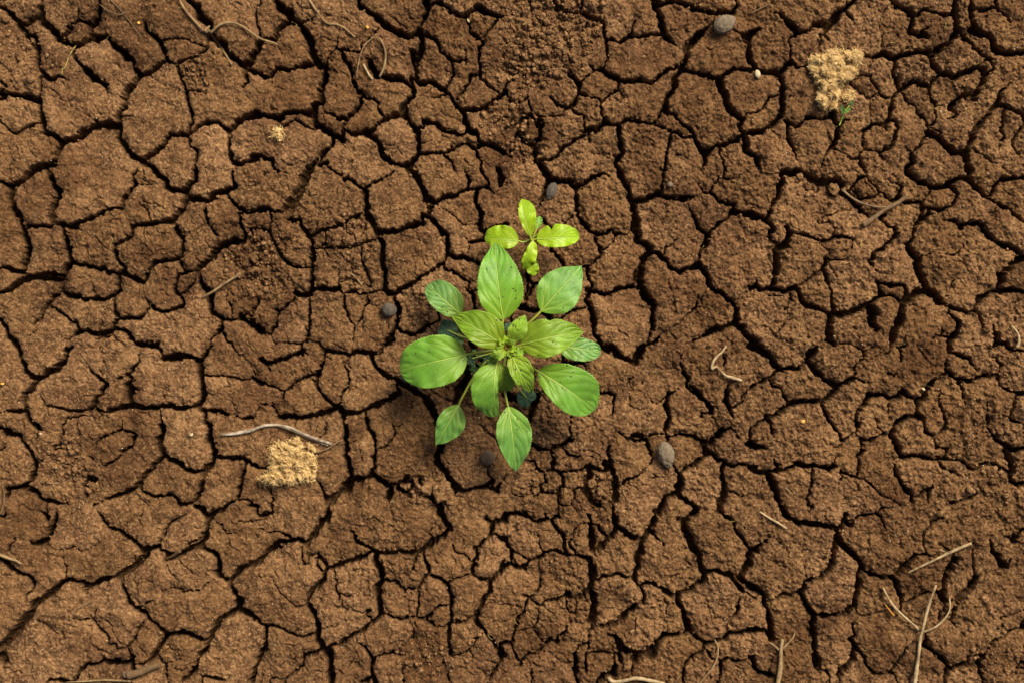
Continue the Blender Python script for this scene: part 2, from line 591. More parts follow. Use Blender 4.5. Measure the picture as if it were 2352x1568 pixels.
16 760,200 790,280
12 580,180 650,190
14 870,470 1000,460 1050,500 1040,590 1020,680
6 850,420 920,440 1000,460
6 1160,410 1200,330 1230,310
6 1180,340 1200,450 1270,490
4 1200,450 1190,580 1290,630 1350,600
4 1290,350 1310,390
12 1380,540 1440,570 1540,500
14 1540,500 1590,480 1650,430
22 1540,500 1530,600 1560,700 1540,790 1550,860 1560,930
18 1660,130 1670,250 1720,350 1730,420
24 1730,420 1820,470 1880,530 1940,610
16 1300,870 1210,880
22 2070,450 2080,550 2120,630 2150,710
10 2070,450 2100,390
8 2170,590 2220,550 2230,500 2300,430 2351,400
20 2040,110 2060,170 2050,230
10 1930,660 1860,660 1840,740
5 1930,680 1980,720 1970,750
12 1610,860 1700,840 1790,880 1880,940
26 1900,940 1960,920 2010,850 2050,810
12 2050,810 2130,790 2180,880
34 1890,960 1900,1030
20 1900,1030 1820,1100 1700,1170
18 1910,1010 1990,1080 2060,1100
20 2060,1110 2050,1200 2060,1320 2050,1420 2010,1500 2020,1568
14 2060,1110 2150,1150 2240,1120 2351,1140
8 2070,1370 2150,1390 2200,1430 2310,1390
14 1050,830 1130,860 1200,900 1280,920 1330,920
14 1340,910 1360,1000 1400,1080 1390,1130
8 1340,910 1400,850 1490,840
16 990,930 990,1010 1020,1090
10 1180,1260 1240,1240 1300,1200
10 1180,1270 1090,1340
24 960,1110 1020,1160 1060,1300
20 640,900 540,960 460,990 380,1000 310,950
10 640,680 650,750 640,800 660,870
12 580,970 620,1030 720,1060 730,1075
18 820,1060 850,1060
14 470,1000 480,1090 490,1170
12 230,1080 310,1100 330,1180 400,1200 500,1170 560,1190 700,1190 800,1160
24 800,1160 880,1160 960,1190
34 1060,1330 1050,1420 1010,1480
30 820,1200 780,1380 830,1440 900,1500 930,1460
12 400,1200 430,1270
12 430,1280 370,1320 370,1380 450,1400 520,1400 540,1350 590,1300 580,1240 550,1200
10 530,1400 540,1500
8 540,1500 640,1500 710,1568
8 640,1490 680,1450 670,1370 720,1340
5 590,1300 620,1340
6 370,1340 280,1330 280,1380 310,1430 300,1530
6 100,1420 200,1430 300,1400
6 540,1500 550,1568
10 350,1400 310,1440
28 1570,1110 1630,1200 1660,1300 1640,1390 1530,1440 1460,1568
14 1690,1180 1650,1220
20 1660,1450 1740,1490 1790,1540 1820,1568
12 1020,1480 1040,1568
30 350,510 300,590 270,700 280,740
16 60,490 140,530 180,560
10 280,940 250,1010
14 2300,830 2310,900
20 10,1000 10,1010
T 3000 1366 1096
30 0,30 80,60 160,130 220,210 240,240
20 240,240 330,240 420,230 470,180
36 580,30 540,80 490,160
20 490,160 560,250 640,320 720,370 760,390
12 0,390 90,350 200,290 240,250
10 180,300 190,390 260,400 290,460 320,520
20 290,580 340,530 430,510 540,520 630,520
20 630,520 700,450 760,390
18 760,390 830,340 910,320 990,360
10 890,230 900,270 890,310
10 970,60 960,140 920,190 895,230
5 720,10 850,20 960,50
28 290,580 230,610 160,650 190,730 220,830
12 630,540 660,640 720,740 770,820
12 160,650 90,670
22 1020,460 1080,460 1150,450 1210,500 1270,470
16 1020,470 980,540 920,620 930,720
8 930,720 900,780 850,800 800,850 770,900 700,910
8 1190,540 1190,610
6 1090,660 1100,740 1170,790
10 940,830 1010,860 1080,830 1150,790
12 960,870 960,950 930,990 930,1140
24 1370,20 1270,60 1310,110 1320,180
16 1210,10 1180,90 1140,130
14 970,70 1060,40
26 1720,20 1710,100
14 1710,100 1800,110 1900,140 1930,200 1960,250
18 1700,260 1780,310 1870,340 1960,320 2050,300
12 1700,260 1690,170
8 1700,260 1640,330
10 1470,90 1510,150 1550,210
16 1800,350 1830,430 1850,540
20 1300,430 1360,470 1440,490 1500,470 1530,370 1600,330
26 1450,500 1440,620 1480,670
14 1480,670 1520,770 1590,810 1660,770 1700,690 1650,540 1640,420
24 1430,640 1330,660 1250,710 1230,800 1270,880 1290,960 1330,980
20 1180,270 1240,300 1250,260
16 1330,980 1420,970 1500,1000 1600,1010 1680,1000 1710,930
12 1680,1000 1780,1010 1830,1020
14 1830,1030 1860,1050 1900,1080
8 1590,820 1610,920 1700,930
14 2040,510 2050,620 2060,740 2120,830 2190,880
28 2190,880 2230,960 2250,1060
30 2200,890 2280,930 2351,920
16 2060,310 2130,290 2170,380 2240,420 2351,440
18 2110,20 2200,20 2250,70 2351,90
18 2060,110 2120,150 2170,200 2140,290
14 2290,450 2280,560 2240,640 2290,690 2351,720
8 1850,880 1850,1000
26 2250,1080 2240,1180 2300,1230 2351,1220
16 1950,1110 1990,1060 2100,1060 2200,1110
18 1210,980 1250,1070 1260,1150 1310,1230 1390,1320 1400,1370
12 1400,1330 1480,1290 1560,1250 1580,1180
16 1560,1250 1540,1330 1540,1400
20 1960,1240 1950,1300 1900,1350 1780,1360 1690,1400
10 1640,1060 1720,1110 1800,1150
34 0,870 60,900 140,920
26 200,1000 250,1080 230,1110
24 410,1050 490,1070 580,1080 650,1080 690,1110
18 220,1100 300,1110 390,1070
10 540,1110 530,1200 520,1290 500,1350
14 500,1350 520,1430 520,1466
26 170,1130 200,1230 230,1330 270,1440 290,1466
18 0,1080 60,1110 170,1130
12 780,1110 800,1160 770,1230
10 790,1130 900,1160 980,1180 1050,1230
10 740,980 730,1060
14 1130,1440 1190,1420
8 1050,1230 1150,1330 1300,1390
8 10,760 50,720 90,670
16 10,760 10,870
8 930,1140 900,1160
T 1560 1330 880
26 700,760 800,560 830,420 900,370
20 1060,640 1130,560 1200,640 1330,700 1380,730 1500,760 1560,730
10 900,370 1100,300 1300,250
12 1560,420 1500,560 1560,720
8 450,640 700,760
T 0 2048 1024
18 390,10 430,70
24 520,0 510,60 470,160 430,260 370,290 290,290 260,270
18 900,0 940,60 990,130 1080,170 1170,220 1240,270 1300,340
30 1300,360 1370,330 1450,320
20 1450,330 1520,370 1590,390
26 1360,350 1300,430 1230,500 1150,550 1070,600 970,600 900,640 820,680
22 820,680 780,660 720,640 610,620
26 610,620 530,690 450,740 380,800 320,860
34 310,870 290,930 230,990 160,1060 110,1130 60,1200 20,1250 10,1340
16 20,1350 90,1390
20 0,430 60,470 130,520 220,580 300,630
8 300,640 300,730 240,770 250,830
12 600,620 600,500 580,420
8 510,350 610,340 690,310
5 740,355 810,330 900,290
14 790,670 800,740 760,700
14 1110,620 1130,710 1170,790 1230,860
20 1240,870 1310,920 1370,980 1440,1040 1520,1110
10 1250,880 1330,850 1400,810
5 1490,730 1580,690 1690,720
6 1670,750 1780,700 1870,710 1910,660
24 1530,440 1620,390 1700,350 1800,310
24 1800,310 1880,340 1960,380 2000,440
24 2000,440 2000,560 2060,620 2090,650
20 2090,640 2170,580 2220,510 2290,490 2351,460
20 2090,660 2140,740 2190,820
34 2190,820 2190,890
24 2190,900 2250,930 2351,980
26 2180,900 2090,930 2010,980 1960,1080 1910,1170
20 1910,1170 1870,1280 1820,1360 1780,1450 1720,1520 1660,1568
20 1890,1180 1840,1160 1770,1120 1690,1110 1600,1110 1530,1120
24 1530,1120 1470,1220 1420,1310 1360,1380 1280,1400
12 1440,1300 1490,1400 1520,1480 1530,1568
6 1520,1400 1640,1350
8 1330,1010 1270,1070 1230,1170 1160,1250
14 1160,1250 1190,1310 1210,1370
24 1210,1340 1210,1440
24 1210,1370 1100,1395 1020,1390 960,1360
14 960,1360 880,1390 800,1400 750,1460 680,1530 650,1568
8 1160,1260 1060,1265 1050,1210 1000,1200 980,1140 920,1080 880,1040 830,980 740,980
6 740,980 680,970 530,990
10 870,970 880,880
20 440,1550 540,1550 620,1560
14 1840,1510 1960,1530 2080,1550
18 2351,1420 2310,1490 2290,1568
26 1960,0 1910,60 1890,150 1880,230 1830,290
24 1880,10 1910,60
10 1740,280 1830,235
8 1450,310 1470,240 1510,180 1550,110 1690,30
5 1300,30 1280,120 1240,230
5 1170,90 1120,160
6 1990,70 2060,130 2090,190 2170,205
5 2170,80 2320,100
18 0,1240 40,1200
16 60,0 40,40
26 140,240 80,320 60,370
8 350,1010 460,1060 560,1110
T 1000 2048 1024
14 60,0 90,40 130,40 180,10
24 700,0 700,60 640,130 580,200 540,260 520,300
26 520,290 430,250 350,270 260,290 200,340 140,400 70,460 0,490
12 80,150 180,180 280,190 330,220 440,250
8 490,310 475,370 480,480
5 530,460 545,400 620,390
14 630,380 660,430 690,490 710,520
10 610,440 640,510 680,550
5 740,260 690,340
22 920,170 970,210 980,260
18 980,260 1060,310 1130,350
20 1140,370 1060,400 960,420 870,450 790,500 710,540 680,610 620,680
20 1150,370 1250,380 1370,365 1490,380 1540,380
26 1540,380 1620,320 1690,270 1780,220 1830,150 1780,60 1740,0
18 1520,390 1500,450 1490,540
14 1600,400 1630,500 1650,560 1700,600 1760,620 1800,660
8 1800,650 1880,610 2000,570 2040,560
20 2060,470 2030,530 2040,570
12 2040,570 2100,600 2210,620
8 2040,460 1960,390 1890,370 1860,310 1860,260
16 2210,640 2270,580 2330,480
20 2210,640 2200,720 2140,820 2100,920 2060,980
12 2060,980 1980,1000 1880,1010 1830,1020
16 1800,660 1850,770 1860,850 1850,900 1850,1010
12 1540,690 1440,690 1410,720 1420,780
10 1540,690 1620,580
12 1410,710 1370,670 1310,630 1240,630
10 1680,890 1770,850 1850,850
12 1690,890 1620,970
12 1230,930 1300,950 1390,980 1500,965 1610,985 1690,1030 1770,1050 1830,1030
8 1530,960 1530,880 1560,740
26 1160,380 1160,470 1200,540 1200,620 1160,680 1170,780 1200,860 1210,930
20 1210,930 1150,1000 1060,1050 960,1120 890,1170 810,1230
14 810,1230 730,1225 700,1260
8 1090,900 1060,940 1090,980
5 770,860 960,900 1060,915
8 770,560 790,650 800,740 815,800
5 820,750 930,760 1010,760
22 620,680 560,740 510,820
22 510,830 560,900 600,1000 620,1080 630,1180 670,1260
30 670,1260 720,1300 730,1400 740,1500 740,1568
5 410,860 500,845
5 410,860 340,800 260,700 200,610
16 0,950 90,1000 150,1050
12 150,1050 260,1050 350,1100 430,1140 480,1150 570,1120 620,1140
18 150,1050 150,1150 140,1250 90,1330 50,1420 30,1500 10,1568
18 660,1270 580,1300 510,1300 490,1340
8 490,1340 490,1410 400,1470 310,1530
10 310,1530 240,1530 190,1540
14 1000,1200 1060,1230 1090,1290 1130,1370 1120,1440 1130,1510
18 1130,1510 1070,1540 1010,1568
14 1130,1510 1160,1568
12 1130,1380 1160,1310 1220,1300 1310,1270 1390,1320 1450,1300
6 1520,980 1500,1070 1480,1160 1430,1220
12 1500,1160 1500,1100
6 1700,1080 1670,1190
20 1820,1040 1820,1180 1840,1280 1850,1320
8 1850,1320 1950,1310 2030,1240 2060,1170 2110,1130
20 2060,980 2120,1060 2190,1140 2240,1200 2290,1300 2300,1360
16 2290,1250 2320,1210 2351,1200
12 2300,1360 2270,1440 2210,1520 2180,1568
10 2030,1300 2040,1380
10 1770,1300 1770,1400 1820,1440 1820,1568
8 1760,1400 1720,1450
10 1400,1420 1410,1568
24 2200,220 2240,130 2290,80 2351,80
14 2200,220 2130,290 2070,330 2080,370 2050,460
12 2260,200 2351,240
12 2180,20 2170,60 2220,100
5 1690,250 1640,200 1700,110
4 2140,1450 2180,1530
4 930,1380 990,1390 1010,1430
6 1060,320 1120,300
4 280,200 320,50
T 2000 2048 1024
18 40,40 120,20 230,10 260,40 340,100 440,70
8 440,70 400,30
8 330,110 400,90
14 550,20 480,80 520,160 580,220 590,300 600,370
14 600,370 530,350 450,370 390,410 290,440 230,480
20 240,480 180,510 120,470 100,370
14 0,240 50,260 80,310 130,370
8 130,370 270,430
20 100,480 50,500 0,570
12 240,480 230,540
20 620,390 680,400 760,420 820,440
34 820,440 850,500 850,580
26 850,580 850,640 820,710
20 820,710 730,780 680,790 610,760
10 610,760 550,790 450,800 380,860
10 360,860 330,820 230,770
8 360,860 370,920 350,1000 300,1060
12 250,830 210,930 160,980 130,1080 110,1180
6 0,850 90,860 190,890
6 120,1090 210,1080 290,1060 340,1110 370,1180 420,1220
10 110,1180 120,1250 150,1330 190,1370 190,1410
10 190,1370 270,1310 370,1270 420,1220
12 420,1220 460,1170 510,1200 540,1150 600,1120 620,1080 650,1030
8 600,790 595,860 630,930 690,930 700,880 700,800
4 700,890 860,890
34 840,740 870,820 870,920 840,1000
10 840,1000 830,1080 810,1100 820,1200
24 930,1060 980,1060
20 980,1050 1060,1010 1150,940 1250,860
10 1250,860 1300,810
14 880,640 940,600 1010,590 1080,565 1130,600 1200,620 1240,620
28 1270,370 1260,460 1250,550 1240,620
14 1240,620 1290,700 1330,760 1320,820
18 1290,680 1350,650 1430,680 1500,730 1580,760 1630,750
26 1630,750 1700,720 1780,680 1860,650
26 1640,760 1640,820 1690,900 1710,1000 1740,1080
14 1740,1080 1800,1150 1880,1190
20 1690,1110 1580,1130 1510,1130 1450,1190 1430,1260
36 1390,1290 1260,1310 1240,1370
20 1240,1370 1210,1450 1220,1500
16 1420,1270 1360,1240 1340,1300
26 1170,1280 1110,1210 1050,1140 1000,1130
24 1060,60 1060,130 1150,180 1220,240 1300,260
24 1420,0 1410,80 1370,170 1320,250 1290,300 1290,370
14 1410,190 1460,250 1500,320
20 1050,190 980,250 930,310
14 1660,60 1710,80
30 1700,90 1710,190 1750,290 1810,370 1840,440 1870,540
26 1750,20 1700,80
26 1880,540 1880,600 1860,650
22 1880,550 1970,540 2050,560 2130,600 2200,610
26 2200,620 2230,550 2280,480 2320,400 2310,360
16 2310,360 2260,290 2200,210 2150,160 2130,90
16 2130,90 2050,20 2000,0
24 2310,370 2351,360
24 2200,620 2270,650 2351,700
24 2120,600 2180,670 2230,720
16 2200,800 2170,870 2170,950 2100,1020
22 2120,1110 2060,1170 1990,1190 1890,1210
20 2120,1110 2200,1120 2260,1090 2351,1070
12 1890,1210 1870,1270 1790,1310 1730,1370 1690,1430 1690,1500 1680,1568
14 1890,1240 1920,1320 1960,1370
6 1510,800 1520,870 1510,980
6 1250,950 1240,1060 1210,1140
12 2030,1370 2090,1330 2180,1370 2250,1370 2310,1330
16 2310,1330 2351,1400
14 2030,1370 2030,1450 1990,1568
20 1560,1500 1520,1560
24 1050,1430 1040,1490 960,1500 890,1568
10 1050,1430 1050,1350 1060,1300 1000,1300 900,1290 810,1300 790,1380 800,1470
10 820,1200 820,1240 810,1300
22 690,1310 700,1400 700,1490 710,1568
14 690,1310 720,1230 800,1210
8 700,1440 790,1440
6 490,1310 560,1380 690,1400
6 900,1290 910,1240
16 280,1450 290,1568
20 1100,1300 1110,1380 1140,1420
30 1110,1240 1170,1290
30 0,1260 10,1330
12 640,270 640,290 700,370
8 640,280 690,170 730,100
8 340,220 350,300 390,350
30 870,370 930,310
10 380,560 360,700 290,790
4 160,170 180,160
8 2220,710 2280,740 2351,790
26 800,0 830,60 840,200 840,320
12 900,110 920,150 960,210
T 3000 2048 1096
26 300,0 330,50 400,90 520,110 640,110 760,150
20 760,150 800,80 820,20 830,0
10 800,80 880,70 960,20 1080,20 1140,50 1160,150 1210,240
26 760,150 760,220 820,300 900,380 970,470
20 970,480 1060,540 1140,560 1230,560
20 1230,560 1290,510 1360,430 1430,370
8 1410,370 1300,310
14 1430,370 1520,360 1570,400
22 760,250 720,350 700,430 650,520 600,580 480,590
18 480,590 460,660 430,690 350,710 270,710 230,740
10 450,440 480,500 490,570
20 430,700 470,780 510,850 550,890
22 550,900 650,890 740,890 820,890
22 820,890 890,800 920,720 940,620 940,540 970,480
8 980,880 1060,870 1150,850
24 1250,600 1300,700 1320,800 1310,880
12 1340,770 1440,730 1530,690 1620,690
22 1760,400 1720,480 1680,560 1660,640 1640,700 1670,760
14 1680,770 1640,860 1620,930
16 1780,770 1740,850 1720,920 1770,970
26 1930,570 1890,650 1820,720 1780,760
20 1750,390 1780,420
14 1910,280 1920,420 1930,560
30 2050,220 2080,300 2130,380 2170,450
12 2130,150 2200,220 2290,250 2351,270
26 2340,150 2290,220
8 1500,160 1500,250 1510,330
12 1600,60 1670,50
10 1530,130 1560,100
14 820,100 860,130
26 0,350 40,320 100,260 150,210
34 0,440 0,360
5 380,230 310,310 330,370
4 190,420 260,450 340,490
20 0,640 60,670 130,730
24 130,740 160,830 170,920 180,1000 200,1090
22 0,1030 90,1020 180,1040
24 550,900 550,980 540,1040
30 540,1050 560,1130 570,1200 580,1280 590,1330
12 540,1030 500,1010
12 600,1340 660,1370 690,1410
8 690,1420 640,1466
24 890,950 900,1050 870,1110 910,1180 880,1260 820,1340
12 910,1180 980,1240 1010,1320 1060,1370 1160,1390
8 850,1120 780,1120
24 790,1350 780,1430
16 820,1340 780,1360
12 1410,1110 1340,1180 1290,1250 1250,1310 1220,1370
12 1270,1290 1340,1330
30 1510,1040 1500,1110
16 1500,1120 1570,1200 1640,1260 1690,1300
26 1690,1350 1760,1340 1810,1320
10 1810,1320 1870,1280 1860,1230 1960,1220
24 1880,1320 1940,1310 2010,1250
14 2010,1250 2070,1150 2130,1090 2210,1030 2351,1010
16 2340,1000 2330,950
20 1980,1300 1990,1400 2000,1466
16 1690,1360 1680,1466
20 2340,1290 2300,1340
20 0,1250 30,1320 80,1380 190,1390
26 2080,840 2110,840
12 2160,900 2170,980 2120,1000
8 1240,1390 1270,1466
8 190,1390 180,1340 220,1240
6 2160,900 2270,880 2300,850
8 870,140 880,100
14 2240,400 2200,460
8 1640,270 1740,350
T 0 0 2351
16 1871,1163 1895,1180 1893,1240 1905,1300 1880,1360 1890,1420 1868,1480 1830,1560
12 1924,1057 1962,1100 1990,1180 2040,1215 2085,1235
7 2210,1285 2290,1240 2345,1235
10 2110,1100 2132,1145 2090,1231
14 2210,1300 2240,1360 2250,1450 2330,1453
18 2045,1600 2000,1530 1960,1460 1890,1420
12 2140,1605 2190,1540 2250,1450
12 1640,1510 1720,1480 1800,1440 1890,1420
6 1919,1697 1980,1758 2030,1830 2045,1880
9 2160,1230 2170,1180 2150,1130
8 2020,1215 2060,1300 2040,1400 1960,1460
"""
lines = []                                  # (width px, [(x,y)...]) in photo pixels
for ln in CR.strip().split('\n'):
    t = ln.split()
    if t[0] == 'T':
        ox, oy, sc = float(t[1]), float(t[2]), float(t[3]) / 2351.0
        continue
    pts = [tuple(float(v) for v in q.split(',')) for q in t[1:]]
    lines.append((float(t[0]), [(ox + x*sc, oy + y*sc) for x, y in pts]))

# crack ends that stop just short of another crack run on into it
FREE = {}
def snap():
    for i, (wd, pts) in enumerate(lines):
        for end in (0, -1):
            p = pts[end]; best = 30.0 if wd >= 7 else 14.0; bp = None
            for j, (w2, q) in enumerate(lines):
                if j == i or w2 < 5: continue
                for k in range(len(q)-1):
                    (x0, y0), (x1, y1) = q[k], q[k+1]
                    dx, dy = x1-x0, y1-y0
                    t = max(0, min(1, ((p[0]-x0)*dx+(p[1]-y0)*dy)/(dx*dx+dy*dy+1e-6)))
                    d = math.hypot(p[0]-x0-t*dx, p[1]-y0-t*dy)
                    if d < best: best = d; bp = (x0+t*dx, y0+t*dy)
            if bp is None: FREE[(i, end)] = 1
            if bp and best > 1:
                if end == 0: pts.insert(0, bp)
                else: pts.append(bp)
snap()
# cracks that reach the edge of the photograph go on beyond it
for wd, pts in lines:
    for end in (0, -1):
        x, y = pts[end]
        nx_, ny_ = x, y
        if x < 26: nx_ = -75
        elif x > 4070: nx_ = 4171
        if y < 26: ny_ = -75
        elif y > 2705: ny_ = 2806
        if (nx_, ny_) != (x, y):
            if end == 0: pts.insert(0, (nx_, ny_))
            else: pts.append((nx_, ny_))
# ------------------------------------------------------------------ numpy noise
def hash2(ix, iy, seed):
    with np.errstate(over='ignore'):
        h = (ix.astype(np.uint32)*np.uint32(374761393) + iy.astype(np.uint32)*np.uint32(668265263)
             + np.uint32((seed*1442695041) & 0xffffffff))
        h = (h ^ (h >> np.uint32(13)))*np.uint32(1274126177)
        h = (h ^ (h >> np.uint32(16)))*np.uint32(2246822519)
        h = h ^ (h >> np.uint32(15))
    return h
def rnd2(ix, iy, seed): return (hash2(ix, iy, seed) & np.uint32(0xffffff)).astype(np.float32)/16777216.0
def perlin(x, y, scale, seed):
    x = (x/scale).astype(np.float32) + 1000; y = (y/scale).astype(np.float32) + 1000
    ix = np.floor(x).astype(np.int64); iy = np.floor(y).astype(np.int64)
    fx = x-ix; fy = y-iy
    u = fx*fx*fx*(fx*(fx*6-15)+10); v = fy*fy*fy*(fy*(fy*6-15)+10)
    def g(dx, dy):
        a = rnd2(ix+dx, iy+dy, seed)*6.2831853
        return np.cos(a)*(fx-dx) + np.sin(a)*(fy-dy)
    n0 = g(0,0)*(1-u) + g(1,0)*u; n1 = g(0,1)*(1-u) + g(1,1)*u
    return (n0*(1-v) + n1*v)*1.5
def fbm(x, y, scale, seed, octv=3, gain=0.5):
    r = 0; a = 1.0; t = 0
    for k in range(octv):
        r = r + a*perlin(x, y, scale/(2.03**k), seed+k*17); t += a; a *= gain
    return r/t
def voronoi(x, y, scale, seed, jit=0.9):
    x = x/scale + 1000; y = y/scale + 1000
    ix = np.floor(x).astype(np.int64); iy = np.floor(y).astype(np.int64)
    f1 = np.full(x.shape, 9.0, np.float32); f2 = f1.copy(); rid = np.zeros(x.shape, np.float32)
    for dy in (-1, 0, 1):
        for dx in (-1, 0, 1):
            cx = ix+dx; cy = iy+dy
            px_ = cx + 0.5 + jit*(rnd2(cx, cy, seed)-0.5); py_ = cy + 0.5 + jit*(rnd2(cx, cy, seed+5)-0.5)
            d = np.sqrt((px_-x)**2 + (py_-y)**2).astype(np.float32)
            m = d < f1
            f2 = np.where(m, f1, np.minimum(f2, d))
            rid = np.where(m, rnd2(cx, cy, seed+9), rid)
            f1 = np.where(m, d, f1)
    return f1*scale, f2*scale, rid
def sstep(a, b, x):
    t = np.clip((x-a)/(b-a), 0, 1); return t*t*(3-2*t)

# crumbled patches: x, y, radius, crumb size, depth (photo px)
CRUMB = [(2190,150,190,38,1.0),(2290,60,150,50,1.0),(2110,250,130,30,1.0),(2030,500,110,34,.8),(2090,600,80,26,.8),
         (1960,480,70,30,.6),(1010,1040,110,36,1.0),(1080,1130,90,34,.8),(1090,980,70,30,.8),(1420,950,100,34,.7),
         (1420,1100,70,30,.7),(770,300,60,22,.9),(790,340,45,18,.9),(2400,1960,90,40,.9),(2130,1960,60,40,.4),
         (230,1830,110,40,.6),(330,1900,80,30,.6),(300,1980,90,30,.5),(1660,2600,80,30,.7),(1740,2640,80,30,.6),
         (1560,2200,40,20,.5),(1680,1960,60,36,.8),(3900,1700,110,50,.5),(3960,1850,130,44,.6),(3800,1980,110,50,.4),(4000,2050,110,44,.6),
         (3990,1500,90,40,.5),(90,60,110,44,.5),(110,280,120,48,.5),(3230,740,60,44,.7),(3330,760,60,50,.5),
         (3880,2500,140,50,.3),(4010,2600,110,44,.5),(2520,2550,60,36,.5),(2260,2280,100,36,.5),(1850,2600,90,36,.5),
         (1690,1150,50,30,.4),(3700,300,110,50,.4),(3950,380,130,50,.4),(2380,1900,60,36,.6),(2060,2100,50,30,.4)]

def soil_height(X, Y, outer=False):
    """height (px), edge distance field (px), crack-floor mask and separator mask on the arrays X, Y of photo px (Y down)."""
    X = X.astype(np.float32); Y = Y.astype(np.float32)
    wx = X + 11*fbm(X, Y, 85, 11, 2) + 7.5*fbm(X, Y, 30, 13, 2, .6) + 1.5*perlin(X, Y, 9, 15)
    wy = Y + 11*fbm(X, Y, 85, 21, 2) + 7.5*fbm(X, Y, 30, 23, 2, .6) + 1.5*perlin(X, Y, 9, 25)
    JAG = 3.6*perlin(X, Y, 19, 33) + 2.6*perlin(X, Y, 9.5, 34)
    wmod = 1.0 + 0.75*fbm(X, Y, 60, 31, 3)
    E = np.full(X.shape, 99.0, np.float32)       # distance beyond crack edge
    EB = E.copy()                                # the same for cracks wide enough to part two plates
    EC = E.copy()                                # distance to the centre line of those
    D = np.zeros(X.shape, np.float32)            # crack depth
    if not outer:
        gx0, gy0 = float(X[0,0]), float(Y[0,0]); st = float(X[0,1]-X[0,0])
        for li, (wd, pts) in enumerate(lines):
            fa, fb = FREE.get((li, 0)), FREE.get((li, -1)); ns = len(pts)-1
            dep = min(22 + 5.0*wd, 140)
            for k in range(len(pts)-1):
                (x0, y0), (x1, y1) = pts[k], pts[k+1]
                mg = wd*0.8 + 62
                a = max(int((min(x0,x1)-mg-gx0)/st), 0); b = min(int((max(x0,x1)+mg-gx0)/st)+1, X.shape[1])
                c = max(int((min(y0,y1)-mg-gy0)/st), 0); e = min(int((max(y0,y1)+mg-gy0)/st)+1, X.shape[0])
                if a >= b or c >= e: continue
                sx = wx[c:e, a:b]; sy = wy[c:e, a:b]
                dx, dy = x1-x0, y1-y0; L2 = dx*dx+dy*dy+1e-6
                t = np.clip(((sx-x0)*dx + (sy-y0)*dy)/L2, 0, 1)
                d = np.sqrt((sx-x0-t*dx)**2 + (sy-y0-t*dy)**2)
                # open ends thin out
                hw = 0.5*wd*wmod[c:e, a:b]*(.93 if wd > 12 else .84) + .3
                # open ends thin out to nothing
                if fa and k <= 1: hw = hw*np.clip(.12 + .88*(k+t)/min(2, ns), 0, 1)
                if fb and k >= ns-2: hw = hw*np.clip(.12 + .88*(ns-k-t)/min(2, ns), 0, 1)
                hw = np.maximum(hw, .9)
                ed = d-hw + JAG[c:e, a:b]*min(1, wd/12)
                E[c:e, a:b] = np.minimum(E[c:e, a:b], ed)
                if wd >= 5:
                    EB[c:e, a:b] = np.minimum(EB[c:e, a:b], ed)
                    EC[c:e, a:b] = np.minimum(EC[c:e, a:b], d-hw*0.45)
                soft = 1.8 + 0.06*wd
                pr = 1 - sstep(-soft*1.1, soft*0.35, ed)
                vee = np.clip(-ed/np.maximum(hw, 1), 0, 1)
                D[c:e, a:b] = np.maximum(D[c:e, a:b], dep*pr*(.62+.38*vee))
    # beyond the frame the same kind of cracking goes on
    outm = np.clip(np.maximum(np.maximum(-20-X, X-4116), np.maximum(-20-Y, Y-2751))/16, 0, 1)
    if outm.max() > 0:
        f1, f2, rid = voronoi(wx*1.0, wy*1.08, 225, 71, 0.95)
        ed = (f2-f1)*0.5 - (4 + 8*rid)*wmod
        ed = np.where(outm > 0.5, ed, 99)
        E = np.minimum(E, ed); EB = np.minimum(EB, ed); EC = np.minimum(EC, ed+4)
        pr = 1 - sstep(-4.5, 1.5, ed); D = np.maximum(D, (50+60*rid)*pr)
    # hair cracks inside the plates
    f1, f2, rid = voronoi(wx+9*perlin(X, Y, 40, 41), wy+9*perlin(X, Y, 40, 42), 92, 43)
    mk = sstep(-0.02, 0.14, perlin(X, Y, 170, 45))*sstep(-.15, .15, perlin(X, Y, 60, 46))
    hair = (1-sstep(0.5, 3.4, (f2-f1)*0.5))*mk
    D = np.maximum(D, 13*hair*(E > 3))
    # rounding of the plate rims
    Ec = np.maximum(E, 0)
    rough = sstep(-.25, .35, fbm(X, Y, 700, 51, 2) + np.clip((X-1900)/3400, -.5, .5))    # the soil grows coarser towards the right
    h = -6*np.exp(-Ec/7.0) - 7*np.exp(-Ec/34.0)
    h = h + 26*fbm(X, Y, 620, 53, 2) + 9*fbm(X, Y, 150, 55, 2) + 5.5*fbm(X, Y, 46, 57, 2)
    # flaked layers: shallow terraces with broken edges, and lumps on the coarser side
    tr_ = fbm(X + 5*perlin(X, Y, 14, 93), Y + 5*perlin(X, Y, 14, 94), 120, 92, 3, .6)*5.5
    fl_ = np.floor(tr_); h = h + 6.0*(fl_ + sstep(.0, .16, tr_-fl_)) - 2.0*tr_
    h = h + (2.0 + 4.5*rough)*fbm(X, Y, 34, 95, 3, .6)*1.6 + (1.2 + 2.0*rough)*fbm(X, Y, 11, 96, 2, .6)*1.5
    l1, l2, lr = voronoi(X + 8*perlin(X, Y, 20, 97), Y + 8*perlin(X, Y, 20, 98), 52, 99)
    h = h + sstep(.15, .8, rough)*(7*(lr-.5)*sstep(0, 7, l2-l1) - 3.5*(1-sstep(0, 5, l2-l1)))*sstep(-.3, .3, perlin(X, Y, 210, 100))
    # granular surface: small pits and grains
    g1, g2, gr = voronoi(X + 3*perlin(X, Y, 9, 61), Y + 3*perlin(X, Y, 9, 62), 17, 63)
    g3, g4, gq = voronoi(X, Y, 8.5, 64)
    h = h + (1.2+3.4*rough)*(gr-.5)*1.6*sstep(0, 4.5, g2-g1) - (0.9+2.0*rough)*(1-sstep(0, 4, g2-g1)) + 1.8*(gq-.5)*(0.6+rough)
    pit = sstep(.28, .5, perlin(X, Y, 26, 65))
